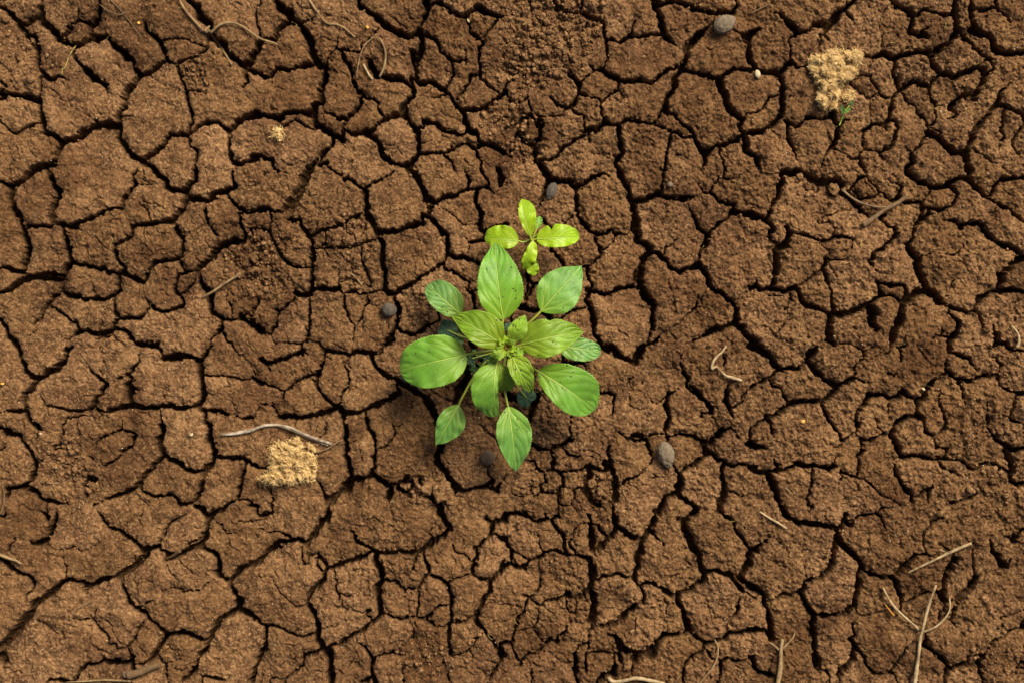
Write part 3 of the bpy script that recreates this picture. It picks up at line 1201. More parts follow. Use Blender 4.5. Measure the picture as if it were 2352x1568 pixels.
    h = h - 6.5*pit*(0.15+.85*rough) + 3.4*(0.5+rough)*fbm(X, Y, 22, 66, 2)
    # crumbled patches
    M = np.zeros(X.shape, np.float32)
    hc = h.copy()
    if not outer:
        for cx, cy, r, cs, dp in CRUMB:
            a = max(int((cx-r*1.5-gx0)/st), 0); b = min(int((cx+r*1.5-gx0)/st)+1, X.shape[1])
            c = max(int((cy-r*1.5-gy0)/st), 0); e = min(int((cy+r*1.5-gy0)/st)+1, X.shape[0])
            if a >= b or c >= e: continue
            x = X[c:e, a:b]; y = Y[c:e, a:b]
            rr = np.sqrt((x-cx)**2 + (y-cy)**2)/r + 0.45*fbm(x, y, 60, 81, 2)
            m = (1-sstep(.75, 1.0, rr))*min(1, dp+.15)
            q1, q2, qr = voronoi(x+5*perlin(x, y, 14, 83), y+5*perlin(x, y, 14, 84), cs, 85)
            s1, s2, sr = voronoi(x+3*perlin(x, y, 8, 86), y+3*perlin(x, y, 8, 87), cs*.5, 88)
            dome = np.maximum(1-(q1/(cs*.72))**2, 0)*sstep(0, 6, q2-q1)
            d2 = np.maximum(1-(s1/(cs*.36))**2, 0)*sstep(0, 3.5, s2-s1)
            hh = h[c:e, a:b] - 24*dp + (cs*.5 + 22*(qr-.35))*dome*(qr > .25)*dp + (cs*.28 + 7*(sr-.5))*d2*dp
            up = m > M[c:e, a:b]
            hc[c:e, a:b] = np.where(up, h[c:e, a:b]*(1-m) + hh*m, hc[c:e, a:b])
            M[c:e, a:b] = np.maximum(M[c:e, a:b], m)
    h = hc
    Dd = D*(1-0.45*M)
    floor = -1.0*Dd + 6*fbm(X, Y, 24, 91, 2)*(Dd > 8)
    h = h + floor
    return h, E, EB, EC, rough, M, Dd
# ------------------------------------------------------------------ material helpers
def new_mat(name):
    m = bpy.data.materials.new(name); m.use_nodes = True
    nt = m.node_tree; b = nt.nodes['Principled BSDF']
    return m, nt, b
def N(nt, typ, **kw):
    n = nt.nodes.new(typ)
    for k, v in kw.items():
        if k in ('inp',):
            for a, c in v.items(): n.inputs[a].default_value = c
        else: setattr(n, k, v)
    return n
def L(nt, a, b): nt.links.new(a, b)
def mixc(nt, fac, a, b, mode='MIX'):
    n = nt.nodes.new('ShaderNodeMix'); n.data_type = 'RGBA'; n.blend_type = mode
    for i, v in ((0, fac), (6, a), (7, b)):
        if hasattr(v, 'links') or hasattr(v, 'is_linked'): nt.links.new(v, n.inputs[i])
        elif isinstance(v, (tuple, list)): n.inputs[i].default_value = (*v[:3], 1)
        else: n.inputs[i].default_value = v
    return n.outputs[2]
def ramp(nt, src, a, b, va=0.0, vb=1.0):
    n = nt.nodes.new('ShaderNodeMapRange'); n.inputs[1].default_value = a; n.inputs[2].default_value = b
    n.inputs[3].default_value = va; n.inputs[4].default_value = vb; n.clamp = True
    nt.links.new(src, n.inputs[0]); return n.outputs[0]
def math_(nt, op, a, b=None):
    n = nt.nodes.new('ShaderNodeMath'); n.operation = op
    for i, v in ((0, a), (1, b)):
        if v is None: continue
        if hasattr(v, 'is_linked'): nt.links.new(v, n.inputs[i])
        else: n.inputs[i].default_value = v
    return n.outputs[0]
def noise_(nt, co, scale, detail=3, rough=.55, dist=0.0):
    n = nt.nodes.new('ShaderNodeTexNoise'); n.inputs['Scale'].default_value = scale
    n.inputs['Detail'].default_value = detail; n.inputs['Roughness'].default_value = rough
    n.inputs['Distortion'].default_value = dist
    nt.links.new(co, n.inputs['Vector']); return n.outputs['Fac']

def make_soil():
    m, nt, b = new_mat('dry_soil')
    geo = nt.nodes.new('ShaderNodeNewGeometry'); co = geo.outputs['Position']
    oi = nt.nodes.new('ShaderNodeObjectInfo')
    big = noise_(nt, co, 5.5, 4, .6)
    mid = noise_(nt, co, 30, 4, .7)
    blot = noise_(nt, co, 95, 3, .6)
    fine = noise_(nt, co, 330, 4, .75)
    grain = noise_(nt, co, 800, 2, .7)
    c = mixc(nt, ramp(nt, big, .38, .62), SOIL_A, SOIL_B)
    c = mixc(nt, ramp(nt, mid, .42, .62, 0, .8), c, SOIL_C)
    c = mixc(nt, ramp(nt, blot, .50, .36, 0, .7), c, SOIL_E)
    c = mixc(nt, ramp(nt, fine, .50, .68, 0, .9), c, SOIL_D)
    c = mixc(nt, ramp(nt, fine, .47, .30, 0, .75), c, SOIL_E)
    c = mixc(nt, ramp(nt, grain, .56, .74, 0, .6), c, SOIL_D)
    vo = N(nt, 'ShaderNodeTexVoronoi'); vo.inputs['Scale'].default_value = 420; L(nt, co, vo.inputs['Vector'])
    spk = math_(nt, 'MULTIPLY', ramp(nt, vo.outputs['Distance'], .30, .14), ramp(nt, noise_(nt, co, 130, 2), .54, .64, 0, .85))
    c = mixc(nt, spk, c, (.36, .25, .13))
    # each plate dried to a slightly different tone
    hs = nt.nodes.new('ShaderNodeHueSaturation')
    L(nt, ramp(nt, oi.outputs['Random'], 0, 1, .85, 1.15), hs.inputs['Value'])
    L(nt, ramp(nt, oi.outputs['Random'], 0, 1, 1.02, .98), hs.inputs['Saturation'])
    L(nt, c, hs.inputs['Color'])
    at = nt.nodes.new('ShaderNodeAttribute'); at.attribute_name = 'damp'
    c2 = mixc(nt, at.outputs['Fac'], hs.outputs['Color'], (.42, .36, .33), 'MULTIPLY')
    L(nt, c2, b.inputs['Base Color'])
    b.inputs['Roughness'].default_value = .95
    b.inputs['Specular IOR Level'].default_value = .12
    bp = N(nt, 'ShaderNodeBump'); bp.inputs['Strength'].default_value = .85; bp.inputs['Distance'].default_value = .0022
    hsum = math_(nt, 'ADD', math_(nt, 'MULTIPLY', fine, 1.0), math_(nt, 'MULTIPLY', grain, .55))
    hsum = math_(nt, 'ADD', hsum, math_(nt, 'MULTIPLY', noise_(nt, co, 110, 3, .6), 1.1))
    L(nt, hsum, bp.inputs['Height']); L(nt, bp.outputs[0], b.inputs['Normal'])
    return m
SOIL_A = (.148, .075, .032); SOIL_B = (.080, .039, .018); SOIL_C = (.208, .115, .050)
SOIL_D = (.370, .220, .102); SOIL_E = (.048, .024, .011)
soil = make_soil()

# ------------------------------------------------------------------ object helpers
def put(name, me, parent=None, mat=None):
    o = bpy.data.objects.new(name, me); COL.objects.link(o)
    if parent: o.parent = parent
    if mat and me is not None and not me.materials: me.materials.append(mat)
    return o
def tag(o, label=None, cat=None, group=None, kind=None):
    for k, v in (('label', label), ('category', cat), ('group', group), ('kind', kind)):
        if v: o[k] = v
    return o
def mesh_np(name, V, F, smooth=True, attrs=None):
    """V (n,3) floats, F (m,4) quads."""
    me = bpy.data.meshes.new(name)
    me.vertices.add(len(V)); me.vertices.foreach_set('co', np.ascontiguousarray(V, np.float32).ravel())
    k = F.shape[1]
    me.loops.add(F.size); me.loops.foreach_set('vertex_index', np.ascontiguousarray(F, np.int32).ravel())
    me.polygons.add(len(F)); me.polygons.foreach_set('loop_start', np.arange(0, F.size, k, dtype=np.int32))
    me.polygons.foreach_set('loop_total', np.full(len(F), k, np.int32))
    if attrs:
        for an, av in attrs.items():
            a = me.attributes.new(an, 'FLOAT', 'POINT'); a.data.foreach_set('value', np.ascontiguousarray(av, np.float32))
    me.update(calc_edges=True)
    if smooth: me.polygons.foreach_set('use_smooth', np.ones(len(F), bool))
    return me

# ------------------------------------------------------------------ the ground: fine sheet under the camera
STEP = 3.5
xs = np.arange(-220, 4096+221, STEP); ys = np.arange(-220, 2731+221, STEP)
X, Y = np.meshgrid(xs, ys)
H, E, EB, EC, ROUGH, CM, DEP = soil_height(X, Y)
# plates: connected ground between the parting cracks
ny, nx = X.shape
lab = np.zeros((ny, nx), np.int32); areas = [0]; cur = 0
def grow(lab, want, n):
    for it in range(n):
        z = (lab == 0) & want
        g = np.zeros_like(lab)
        g[1:] = np.maximum(g[1:], lab[:-1]); g[:-1] = np.maximum(g[:-1], lab[1:])
        g[:, 1:] = np.maximum(g[:, 1:], lab[:, :-1]); g[:, :-1] = np.maximum(g[:, :-1], lab[:, 1:])
        z &= g > 0
        if not z.any(): break
        lab = np.where(z, g, lab)
    return lab
# flood from the middles of the plates towards the cracks, deep middles first
for lev, amin in ((36, 40), (27, 40), (19, 40), (12, 30), (7, 30)):
    core = EB > lev
    lab = grow(lab, core, 60)
    cl = (core & (lab == 0)).ravel().tolist(); lb = [0]*(ny*nx)
    for s0 in np.nonzero((core & (lab == 0)).ravel())[0].tolist():
        if lb[s0] == 0:
            comp = [s0]; lb[s0] = -1
            for p in comp:
                r = p % nx
                for q in (p-1 if r else -1, p+1 if r < nx-1 else -1, p-nx, p+nx):
                    if 0 <= q < ny*nx and cl[q] and lb[q] == 0: lb[q] = -1; comp.append(q)
            if len(comp) >= amin:
                cur += 1; lab.ravel()[np.array(comp)] = cur
# grow the plates outwards to the crack floor
lab = grow(lab, EC > 0, 24)
# every plate has settled and tilted on its own
ids = np.unique(lab); ids = ids[ids > 0]
rs = np.random.RandomState(5)
off = np.zeros(lab.max()+1, np.float32); tx = off.copy(); ty = off.copy(); cxs = off.copy(); cys = off.copy()
cnt = np.bincount(lab.ravel()); cxs = np.bincount(lab.ravel(), X.ravel())/np.maximum(cnt, 1); cys = np.bincount(lab.ravel(), Y.ravel())/np.maximum(cnt, 1)
off = rs.normal(0, 4.5, len(cnt)); tx = rs.normal(0, .035, len(cnt)); ty = rs.normal(0, .035, len(cnt))
big_ = np.minimum(1, 12000.0/np.maximum(cnt, 1))**.5
rel = off[lab] + np.clip(((X-cxs[lab])*tx[lab] + (Y-cys[lab])*ty[lab])*big_[lab], -14, 14)
H = H + np.where(lab > 0, rel, 0)*sstep(-2, 3, EB)
# dampness: darker, moister soil in irregular patches
def damp_of(X, Y):
    # blotches of their own shape, the same kind everywhere on the ground
    n = fbm(X + 60*perlin(X, Y, 160, 105), Y + 60*perlin(X, Y, 160, 106), 620, 101, 4, .6)
    m = fbm(X, Y, 210, 103, 3, .6)
    return np.clip(.14 + .42*sstep(.02, .20, n) + .26*sstep(.06, .26, m), 0, 1)
DAMP = damp_of(X, Y)
V = np.stack([(X-2048)*PX, (1365.5-Y)*PX, H*PX], -1).reshape(-1, 3)
idx = np.arange(ny*nx).reshape(ny, nx)
a = idx[:-1, :-1].ravel(); b_ = idx[:-1, 1:].ravel(); c_ = idx[1:, 1:].ravel(); d_ = idx[1:, :-1].ravel()
FQ = np.stack([a, d_, c_, b_], -1)
lf = lab.ravel()[FQ]
fl = np.where((lf == lf[:, :1]).all(1), lf[:, 0], 0)
def sub_mesh(name, F):
    u, inv = np.unique(F, return_inverse=True)
    return mesh_np(name, V[u], inv.reshape(F.shape), attrs={'damp': DAMP.ravel()[u]})
# outer ring, coarser, and the plain beyond
def ring(x0, x1, y0, y1, hx0, hx1, hy0, hy1, st, voff):
    gx = np.arange(x0, x1+1, st); gy = np.arange(y0, y1+1, st)
    XX, YY = np.meshgrid(gx, gy)
    if st < 30: hh = soil_height(XX, YY, True)[0]
    else: hh = 26*fbm(XX, YY, 620, 53, 2) - 10 + 60*fbm(XX, YY, 5000, 54, 2)
    inside = (XX > hx0-.1) & (XX < hx1+.1) & (YY > hy0-.1) & (YY < hy1+.1)
    hh = np.where(inside, -110, hh)
    vv = np.stack([(XX-2048)*PX, (1365.5-YY)*PX, hh*PX], -1).reshape(-1, 3)
    ii = np.arange(XX.size).reshape(XX.shape)
    f = np.stack([ii[:-1, :-1].ravel(), ii[1:, :-1].ravel(), ii[1:, 1:].ravel(), ii[:-1, 1:].ravel()], -1)
    ins = inside.ravel()[f].all(1)
    return vv, f[~ins]+voff, damp_of(XX, YY).ravel()
F0 = FQ[fl == 0]
u, inv = np.unique(F0, return_inverse=True)
V0 = V[u]; F0 = inv.reshape(F0.shape); D0 = DAMP.ravel()[u]
xe, ye = xs[-1], ys[-1]
v1, f1_, d1 = ring(-1800, 5900, -1700, 4450, -210, xe-10, -210, ye-10, 14.0, len(V0))
v2, f2_, d2 = ring(-60000, 64000, -60000, 62700, -1790, 5890, -1690, 4440, 400.0, len(V0)+len(v1))
me = mesh_np('ground', np.concatenate([V0, v1, v2]), np.concatenate([F0, f1_, f2_]), attrs={'damp': np.concatenate([D0, d1, d2])})
ground = put('ground', me, mat=soil)
tag(ground, 'cracked dry brown soil with dark deep fissures', kind='structure')
# plates as parts of the ground: the 298 largest one by one, the remaining small ones together
order = np.argsort(fl, kind='stable'); fs = fl[order]
bounds = np.searchsorted(fs, np.arange(0, lab.max()+2))
sizes = np.diff(bounds)
alive = [k for k in np.argsort(-sizes) if k > 0 and sizes[k] > 12]
NP = min(len(alive), 298)
for k in alive[:NP]:
    F = FQ[order[bounds[k]:bounds[k+1]]]
    put('soil_plate', sub_mesh('soil_plate', F), ground, soil)
rest = alive[NP:]
tiny = [k for k in np.nonzero(sizes)[0] if k > 0 and sizes[k] <= 12]
rest = list(rest)+tiny
if rest:
    F = np.concatenate([FQ[order[bounds[k]:bounds[k+1]]] for k in rest])
    tag(put('small_soil_plates', sub_mesh('small_soil_plates', F), ground, soil), kind='stuff')
import sys; sys.stderr.write('PLATES %d faces %d\n' % (len(alive), len(FQ)))
def soil_z(px, py):
    """soil height in metres below photo pixel (px, py)"""
    i = int(round((px-xs[0])/STEP)); j = int(round((py-ys[0])/STEP))
    i = min(max(i, 2), nx-3); j = min(max(j, 2), ny-3)
    return float(H[j-2:j+3, i-2:i+3].max())*PX
def at(px, py, z=0.0):
    """world point at height z that stands over photo pixel (px, py) as the camera sees it"""
    k = (CAMH-z)/CAMH
    return Vector(((px-2048)*PX*k, (1365.5-py)*PX*k, z))
# ------------------------------------------------------------------ leaves
def leaf_mat(name, col, vein, base_col, trans=.30, spots=.0, rough=.5):
    m, nt, b = new_mat(name)
    tc = nt.nodes.new('ShaderNodeTexCoord'); co = tc.outputs['Object']
    av = nt.nodes.new('ShaderNodeAttribute'); av.attribute_name = 'vein'
    al = nt.nodes.new('ShaderNodeAttribute'); al.attribute_name = 'along'
    se = nt.nodes.new('ShaderNodeAttribute'); se.attribute_name = 'side'
    n1 = noise_(nt, co, 45, 4, .6); n2 = noise_(nt, co, 600, 3, .6)
    dk = tuple(v*.68 for v in col)
    c = mixc(nt, ramp(nt, n1, .36, .66), dk, col)
    c = mixc(nt, ramp(nt, n2, .45, .7, 0, .35), c, tuple(min(1, v*1.5) for v in col))
    c = mixc(nt, ramp(nt, al.outputs['Fac'], .55, .0, 0, .75), c, base_col)
    c = mixc(nt, ramp(nt, se.outputs['Fac'], .96, 1.0, 0, .45), c, vein)
    c = mixc(nt, math_(nt, 'MULTIPLY', av.outputs['Fac'], .8), c, vein)
    oi = nt.nodes.new('ShaderNodeObjectInfo')
    hs = nt.nodes.new('ShaderNodeHueSaturation'); L(nt, c, hs.inputs['Color'])
    L(nt, ramp(nt, oi.outputs['Random'], 0, 1, .9, 1.12), hs.inputs['Value'])
    c = hs.outputs['Color']
    if spots > 0:
        vo = N(nt, 'ShaderNodeTexVoronoi'); vo.inputs['Scale'].default_value = 190; L(nt, co, vo.inputs['Vector'])
        sp = math_(nt, 'MULTIPLY', ramp(nt, vo.outputs['Distance'], .20, .12), ramp(nt, noise_(nt, co, 55, 2), .56-.16*spots, .60-.16*spots))
        c = mixc(nt, sp, c, (.02, .025, .018))
        ti = math_(nt, 'MULTIPLY', ramp(nt, al.outputs['Fac'], .965, 1.0), .8)
        c = mixc(nt, ti, c, (.20, .10, .07))
    L(nt, c, b.inputs['Base Color']); b.inputs['Roughness'].default_value = rough
    b.inputs['Specular IOR Level'].default_value = .45
    b.inputs['Sheen Weight'].default_value = .12; b.inputs['Sheen Tint'].default_value = (.8, .95, .75, 1)
    bp = N(nt, 'ShaderNodeBump'); bp.inputs['Strength'].default_value = .45; bp.inputs['Distance'].default_value = .0004
    L(nt, math_(nt, 'ADD', n2, math_(nt, 'MULTIPLY', noise_(nt, co, 240, 2), .8)), bp.inputs['Height']); L(nt, bp.outputs[0], b.inputs['Normal'])
    tr = nt.nodes.new('ShaderNodeBsdfTranslucent')
    L(nt, mixc(nt, .5, c, (.30, .42, .01), 'MIX'), tr.inputs['Color'])
    ms = nt.nodes.new('ShaderNodeMixShader'); ms.inputs[0].default_value = trans
    L(nt, b.outputs[0], ms.inputs[1]); L(nt, tr.outputs[0], ms.inputs[2])
    L(nt, ms.outputs[0], nt.nodes['Material Output'].inputs['Surface'])
    return m
VE = (.29, .45, .07)
LM = {
 'old':   leaf_mat('leaf_green', (.120, .300, .048), VE, (.16, .29, .012), .22, .45),
 'clean': leaf_mat('leaf_mid_green', (.130, .325, .026), VE, (.18, .32, .010), .25, .15),
 'young': leaf_mat('leaf_fresh_green', (.200, .370, .016), (.34, .44, .04), (.20, .28, .006), .28, .05),
 'yellow': leaf_mat('leaf_yellow_green', (.300, .500, .008), (.42, .52, .03), (.30, .46, .006), .30, .0, .42),
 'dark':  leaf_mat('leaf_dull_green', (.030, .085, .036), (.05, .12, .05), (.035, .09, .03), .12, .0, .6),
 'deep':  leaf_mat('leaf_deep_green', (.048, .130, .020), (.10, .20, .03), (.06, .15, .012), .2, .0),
 'spotty': leaf_mat('leaf_spotted_green', (.120, .275, .058), VE, (.16, .28, .02), .2, 1.0),
}
PROF = {
 'ovate': [(0,.02),(.03,.28),(.10,.60),(.22,.90),(.36,1),(.52,.95),(.68,.77),(.82,.50),(.92,.25),(.97,.10),(1,0)],
 'round': [(0,.02),(.03,.34),(.10,.64),(.25,.92),(.42,1),(.60,.98),(.76,.86),(.88,.64),(.95,.40),(.985,.20),(1,0)],
 'lance': [(0,.02),(.03,.16),(.12,.45),(.30,.85),(.48,1),(.62,.95),(.78,.66),(.90,.33),(.97,.11),(1,0)],
 'spoon': [(0,.02),(.05,.10),(.15,.30),(.32,.70),(.52,.97),(.66,1),(.80,.85),(.90,.60),(.97,.28),(1,0)],
 'rhomb': [(0,.02),(.03,.22),(.10,.52),(.22,.86),(.38,1),(.52,.96),(.66,.80),(.80,.52),(.92,.22),(1,0)],
 'late':  [(0,.02),(.03,.22),(.12,.52),(.30,.82),(.50,.97),(.64,1),(.78,.88),(.90,.58),(.97,.25),(1,0)],
}
def smooth_interp(tab, t):
    xs_ = [a for a, _ in tab]; ys_ = [b for _, b in tab]
    v = 0
    for d in (-.02, 0, .02): v += np.interp(min(max(t+d, 0), 1), xs_, ys_)
    return float(v/3) if .04 < t < .97 else float(np.interp(t, xs_, ys_))
def tube(bm, pts, rads, seg=8, bump=0.0, rng=None):
    """tapered tube through world points"""
    pts = [Vector(p) for p in pts]
    # resample by Catmull-Rom
    P = []; R = []
    for i in range(len(pts)-1):
        p0 = pts[max(i-1, 0)]; p1 = pts[i]; p2 = pts[i+1]; p3 = pts[min(i+2, len(pts)-1)]
        for k in range(5):
            t = k/5
            P.append(.5*((2*p1)+(-p0+p2)*t+(2*p0-5*p1+4*p2-p3)*t*t+(-p0+3*p1-3*p2+p3)*t**3))
            R.append(rads[i]*(1-t)+rads[i+1]*t)
    P.append(pts[-1]); R.append(rads[-1])
    rings = []; up = Vector((0, 0, 1))
    for i, p in enumerate(P):
        tg = (P[min(i+1, len(P)-1)]-P[max(i-1, 0)])
        if tg.length < 1e-9: tg = Vector((1, 0, 0))
        tg.normalize()
        a = tg.cross(up)
        if a.length < 1e-3: a = tg.cross(Vector((0, 1, 0)))
        a.normalize(); b = a.cross(tg).normalized()
        ring = []
        for s in range(seg):
            th = 2*math.pi*s/seg
            r = R[i]*(1 + (bump*(rng.random()-.5) if rng else 0))
            ring.append(bm.verts.new(p + a*math.cos(th)*r + b*math.sin(th)*r))
        rings.append(ring)
    for i in range(len(rings)-1):
        for s in range(seg):
            bm.faces.new((rings[i][s], rings[i][(s+1) % seg], rings[i+1][(s+1) % seg], rings[i+1][s]))
    bm.faces.new(rings[0][::-1]); bm.faces.new(rings[-1])
def finish(bm, name, mat, parent=None, smooth=True):
    bmesh.ops.recalc_face_normals(bm, faces=bm.faces)
    me = bpy.data.meshes.new(name); bm.to_mesh(me); bm.free()
    if smooth: me.polygons.foreach_set('use_smooth', np.ones(len(me.polygons), bool))
    o = put(name, me, parent, mat)
    return o
def stalk_mat(name, c1, c2, rough=.5):
    m, nt, b = new_mat(name)
    tc = nt.nodes.new('ShaderNodeTexCoord')
    c = mixc(nt, ramp(nt, noise_(nt, tc.outputs['Object'], 90, 4), .35, .65), c1, c2)
    L(nt, c, b.inputs['Base Color']); b.inputs['Roughness'].default_value = rough
    b.inputs['Subsurface Weight'].default_value = .0
    return m
M_stalk = stalk_mat('stalk_green', (.20, .27, .02), (.28, .33, .04))
M_rib = stalk_mat('midrib_pale', (.25, .38, .05), (.31, .42, .08))
M_red = stalk_mat('stalk_reddish', (.36, .16, .05), (.42, .28, .06))
M_bud = stalk_mat('bud_brown', (.14, .06, .02), (.18, .17, .02))

def leaf(root, base, tip, wl, wr, mat, prof='ovate', arc=.006, bow=0.0, fold=.25, veins=4, serr=.026, wavy=.0011,
         stalk=None, twist=0.0, quilt=1.0, seed=0, rib=True, notch=None, stalk_r=5.5, stalk_mat_=None, curl=0.0):
    """base and tip: (px, py, z); wl, wr: half widths in photo px to the left and right of the way base->tip as seen from above"""
    rng = random.Random(seed*7+3)
    B = at(*base); T = at(*tip)
    k = (CAMH-(base[2]+tip[2])/2)/CAMH
    ax = T-B; Ln = ax.length; d = ax.normalized()
    side0 = Vector((-d.y, d.x, 0)).normalized()            # left of the way, seen from above
    NU, NV = 110, 20
    mid = []
    for i in range(NU+1):
        t = i/NU
        p = B + ax*t + Vector((0, 0, 1))*arc*4*t*(1-t) + side0*bow*PX*4*t*(1-t)*k
        mid.append(p)
    vs = []; vein = []; along = []; sidea = []
    tabl = PROF[prof]
    ph = rng.random()*6
    for i in range(NU+1):
        t = i/NU
        tg = (mid[min(i+1, NU)]-mid[max(i-1, 0)]).normalized()
        sd_ = Vector((-tg.y, tg.x, 0)).normalized()
        upv = sd_.cross(tg)*-1
        if upv.z < 0: upv = -upv
        tw = twist*(t-.4)
        for j in range(-NV, NV+1):
            s = j/NV; a_ = abs(s)
            W = (wl if s > 0 else wr)*PX*k
            wdt = smooth_interp(tabl, t)*W
            # teeth along the margin
            tooth = serr*(((t*24+ph) % 1.0)-.5)*2*min(1, t*6)*(1 if a_ > .8 else 0)*(a_-.8)*5
            x = wdt*(a_ + tooth)
            if notch and (s > 0) == (notch[0] > 0):
                x *= 1-notch[2]*math.exp(-((t-notch[1])/notch[3])**2)*a_
            fo = fold*(1 if s > 0 else 1)
            # chord of the fold: blade rises from the midrib and levels out
            zz = fo*x*(1-.45*a_) - curl*x*a_*a_
            hx = x/math.sqrt(1+ (fo*.5)**2)
            q = t - .34*a_ - .10*a_*a_
            vv = 0.0; qb = 0.0
            if q > -.05:
                sp = .74/veins
                kk = round((q-.02)/sp)
                if 0 <= kk < veins+1:
                    dq = abs(q-.02-kk*sp)*Ln/PX
                    amp = (.9 if kk == 0 else .38)*(1-a_**3)
                    if a_ > .05: vv = amp*math.exp(-(dq/2.4)**2)
                    qb = math.exp(-(dq/(sp*Ln/PX*.24))**2)*(1-a_**4)
            ab = .16 + 1.05*t**.9
            if t < .82 and a_ < .97:
                bv = math.exp(-(((a_-ab)*wdt/PX)/2.6)**2)*(1-t/.9)
                vv = max(vv*(.35 if a_ < ab else 1), bv); qb = max(qb*(.5 if a_ < ab else 1), math.exp(-(((a_-ab)*wdt/PX)/7)**2)*(1-t/.9)*min(1, t*6))
            zq = -qb*.00085*quilt*min(1, a_*6) + (.0002*quilt*math.sin(x/PX*.55+t*70)*math.sin(t*90))*(.5)
            zw = wavy*(math.sin(t*13+ph+(1.7 if s > 0 else 0)) + .6*math.sin(t*27+2*ph+(0 if s > 0 else 2)))*a_*a_*min(1, t*4)
            p = mid[i] + sd_*math.copysign(hx, s)*math.cos(tw) + upv*(zz+zq+zw + math.copysign(hx, s)*math.sin(tw))
            # sunken midrib
            if j == 0: p = p - upv*.0004; vv = 1.0 if rib is False else .6
            vs.append(p[:]); vein.append(vv); along.append(t); sidea.append(a_)
    nv = 2*NV+1
    F = []
    for i in range(NU):
        for j in range(nv-1):
            a = i*nv+j; F.append((a, a+nv, a+nv+1, a+1))
    V_ = np.array(vs); me = mesh_np('leaf', V_ - np.array(B[:]), np.array(F), attrs={'vein': vein, 'along': along, 'side': sidea})
    me.materials.append(LM[mat])
    o = bpy.data.objects.new('leaf', me); COL.objects.link(o)
    o.parent = root; o.location = B - root.location
    so = o.modifiers.new('thickness', 'SOLIDIFY'); so.thickness = .00035; so.offset = 0
    if rib:
        bm = bmesh.new()
        pts = [mid[int(NU*q)] - B + Vector((0, 0, .0002)) for q in (0, .15, .3, .45, .6, .75, .88, .97)]
        r0 = min(2.8, 1.1+.009*Ln/PX)*PX
        tube(bm, pts, [r0*(1-.8*q) for q in (0, .15, .3, .45, .6, .75, .88, 1)], 6)
        finish(bm, 'midrib', M_rib, o)
    if stalk:
        bm = bmesh.new()
        pts = [B + (mid[2]-mid[0])*.6 + Vector((0, 0, -.0003))] + [at(*q) for q in stalk]
        pts = [p - B for p in pts]
        n = len(pts)
        tube(bm, pts, [stalk_r*PX*(.75+.35*i/(n-1)) for i in range(n)], 8)
        finish(bm, 'petiole', stalk_mat_ or M_stalk, o)
    return o
def lobed(root, c, r, ang, mat, notch=.4, squash=1.0, dome=.12, seed=0, stalk=None, stalk_r=3.2, wav=.0):
    """round notched seed leaf, centre c = (px, py, z), radius r px, notch pointing along ang (degrees, photo view)"""
    rng = random.Random(seed)
    C = at(*c); NR, NA = 10, 48
    th0 = -math.radians(ang)
    vs = [(0, 0, 0)]; vein = [0.5]; along = [.5]; sd_ = [0]
    for i in range(1, NR+1):
        f = i/NR
        for j in range(NA):
            th = 2*math.pi*j/NA
            dd = (th+math.pi) % (2*math.pi)-math.pi
            R = r*PX*(1-notch*math.exp(-(dd/.42)**2)+wav*math.sin(5*th+seed))
            x = R*f*math.cos(th); y = R*f*math.sin(th)*squash
            X_ = x*math.cos(th0)-y*math.sin(th0); Y_ = x*math.sin(th0)+y*math.cos(th0)
            z = -dome*R*f*f + .0006*math.sin(7*th+seed)*f*f
            vs.append((X_, Y_, z)); vein.append(.5*math.exp(-(((dd+math.pi) % (2*math.pi)-math.pi)*f*r/2.4)**2) if abs(dd) > 1.2 else 0); along.append(.5+.4*f); sd_.append(f)
    bm = bmesh.new(); bv = [bm.verts.new(v) for v in vs]
    for j in range(NA): bm.faces.new((bv[0], bv[1+j], bv[1+(j+1) % NA]))
    for i in range(NR-1):
        for j in range(NA):
            a = 1+i*NA+j; b = 1+i*NA+(j+1) % NA
            bm.faces.new((bv[a], bv[a+NA], bv[b+NA], bv[b]))
    me = bpy.data.meshes.new('leaf'); bm.to_mesh(me); bm.free()
    for an, av in (('vein', vein), ('along', along), ('side', sd_)):
        at_ = me.attributes.new(an, 'FLOAT', 'POINT'); at_.data.foreach_set('value', np.array(av, np.float32))
    me.polygons.foreach_set('use_smooth', np.ones(len(me.polygons), bool))
    o = put('leaf', me, root, LM[mat]); o.location = C-root.location
    so = o.modifiers.new('thickness', 'SOLIDIFY'); so.thickness = .0005; so.offset = 0
    if stalk:
        bm = bmesh.new(); pts = [Vector((0, 0, -.0004))]+[at(*q)-C for q in stalk]
        tube(bm, pts, [stalk_r*PX]*len(pts), 7); finish(bm, 'petiole', M_stalk, o)
    return o
def empty(name, loc):
    o = bpy.data.objects.new(name, None); COL.objects.link(o); o.location = loc; o.empty_display_size = .02
    return o

# the seedling in the middle
G = at(2030, 1392, 0); G.z = soil_z(2030, 1392)-.004
pl = empty('seedling', G)
tag(pl, 'larger green seedling with a rosette of broad veined leaves growing from a crack', 'plant')
bm = bmesh.new()
tube(bm, [Vector((0, 0, 0)), at(2032, 1391, .025)-G, at(2030, 1389, .050)-G, at(2029, 1387, .074)-G], [10*PX, 9*PX, 8*PX, 5*PX], 12)
finish(bm, 'stem', M_stalk, pl)
SC = (2030, 1390)
leaf(pl, (2013,1279,.066), (1981,968,.058), 86, 100, 'clean', 'ovate', arc=.010, bow=6, fold=.20, stalk=[(2010,1300,.064),(2016,1345,.056),(2028,1388,.046)], seed=1)
leaf(pl, (2164,1245,.052), (2327,1063,.046), 86, 88, 'old', 'rhomb', arc=.006, fold=.15, stalk=[(2140,1270,.050),(2106,1302,.046),(2035,1385,.036)], seed=2)
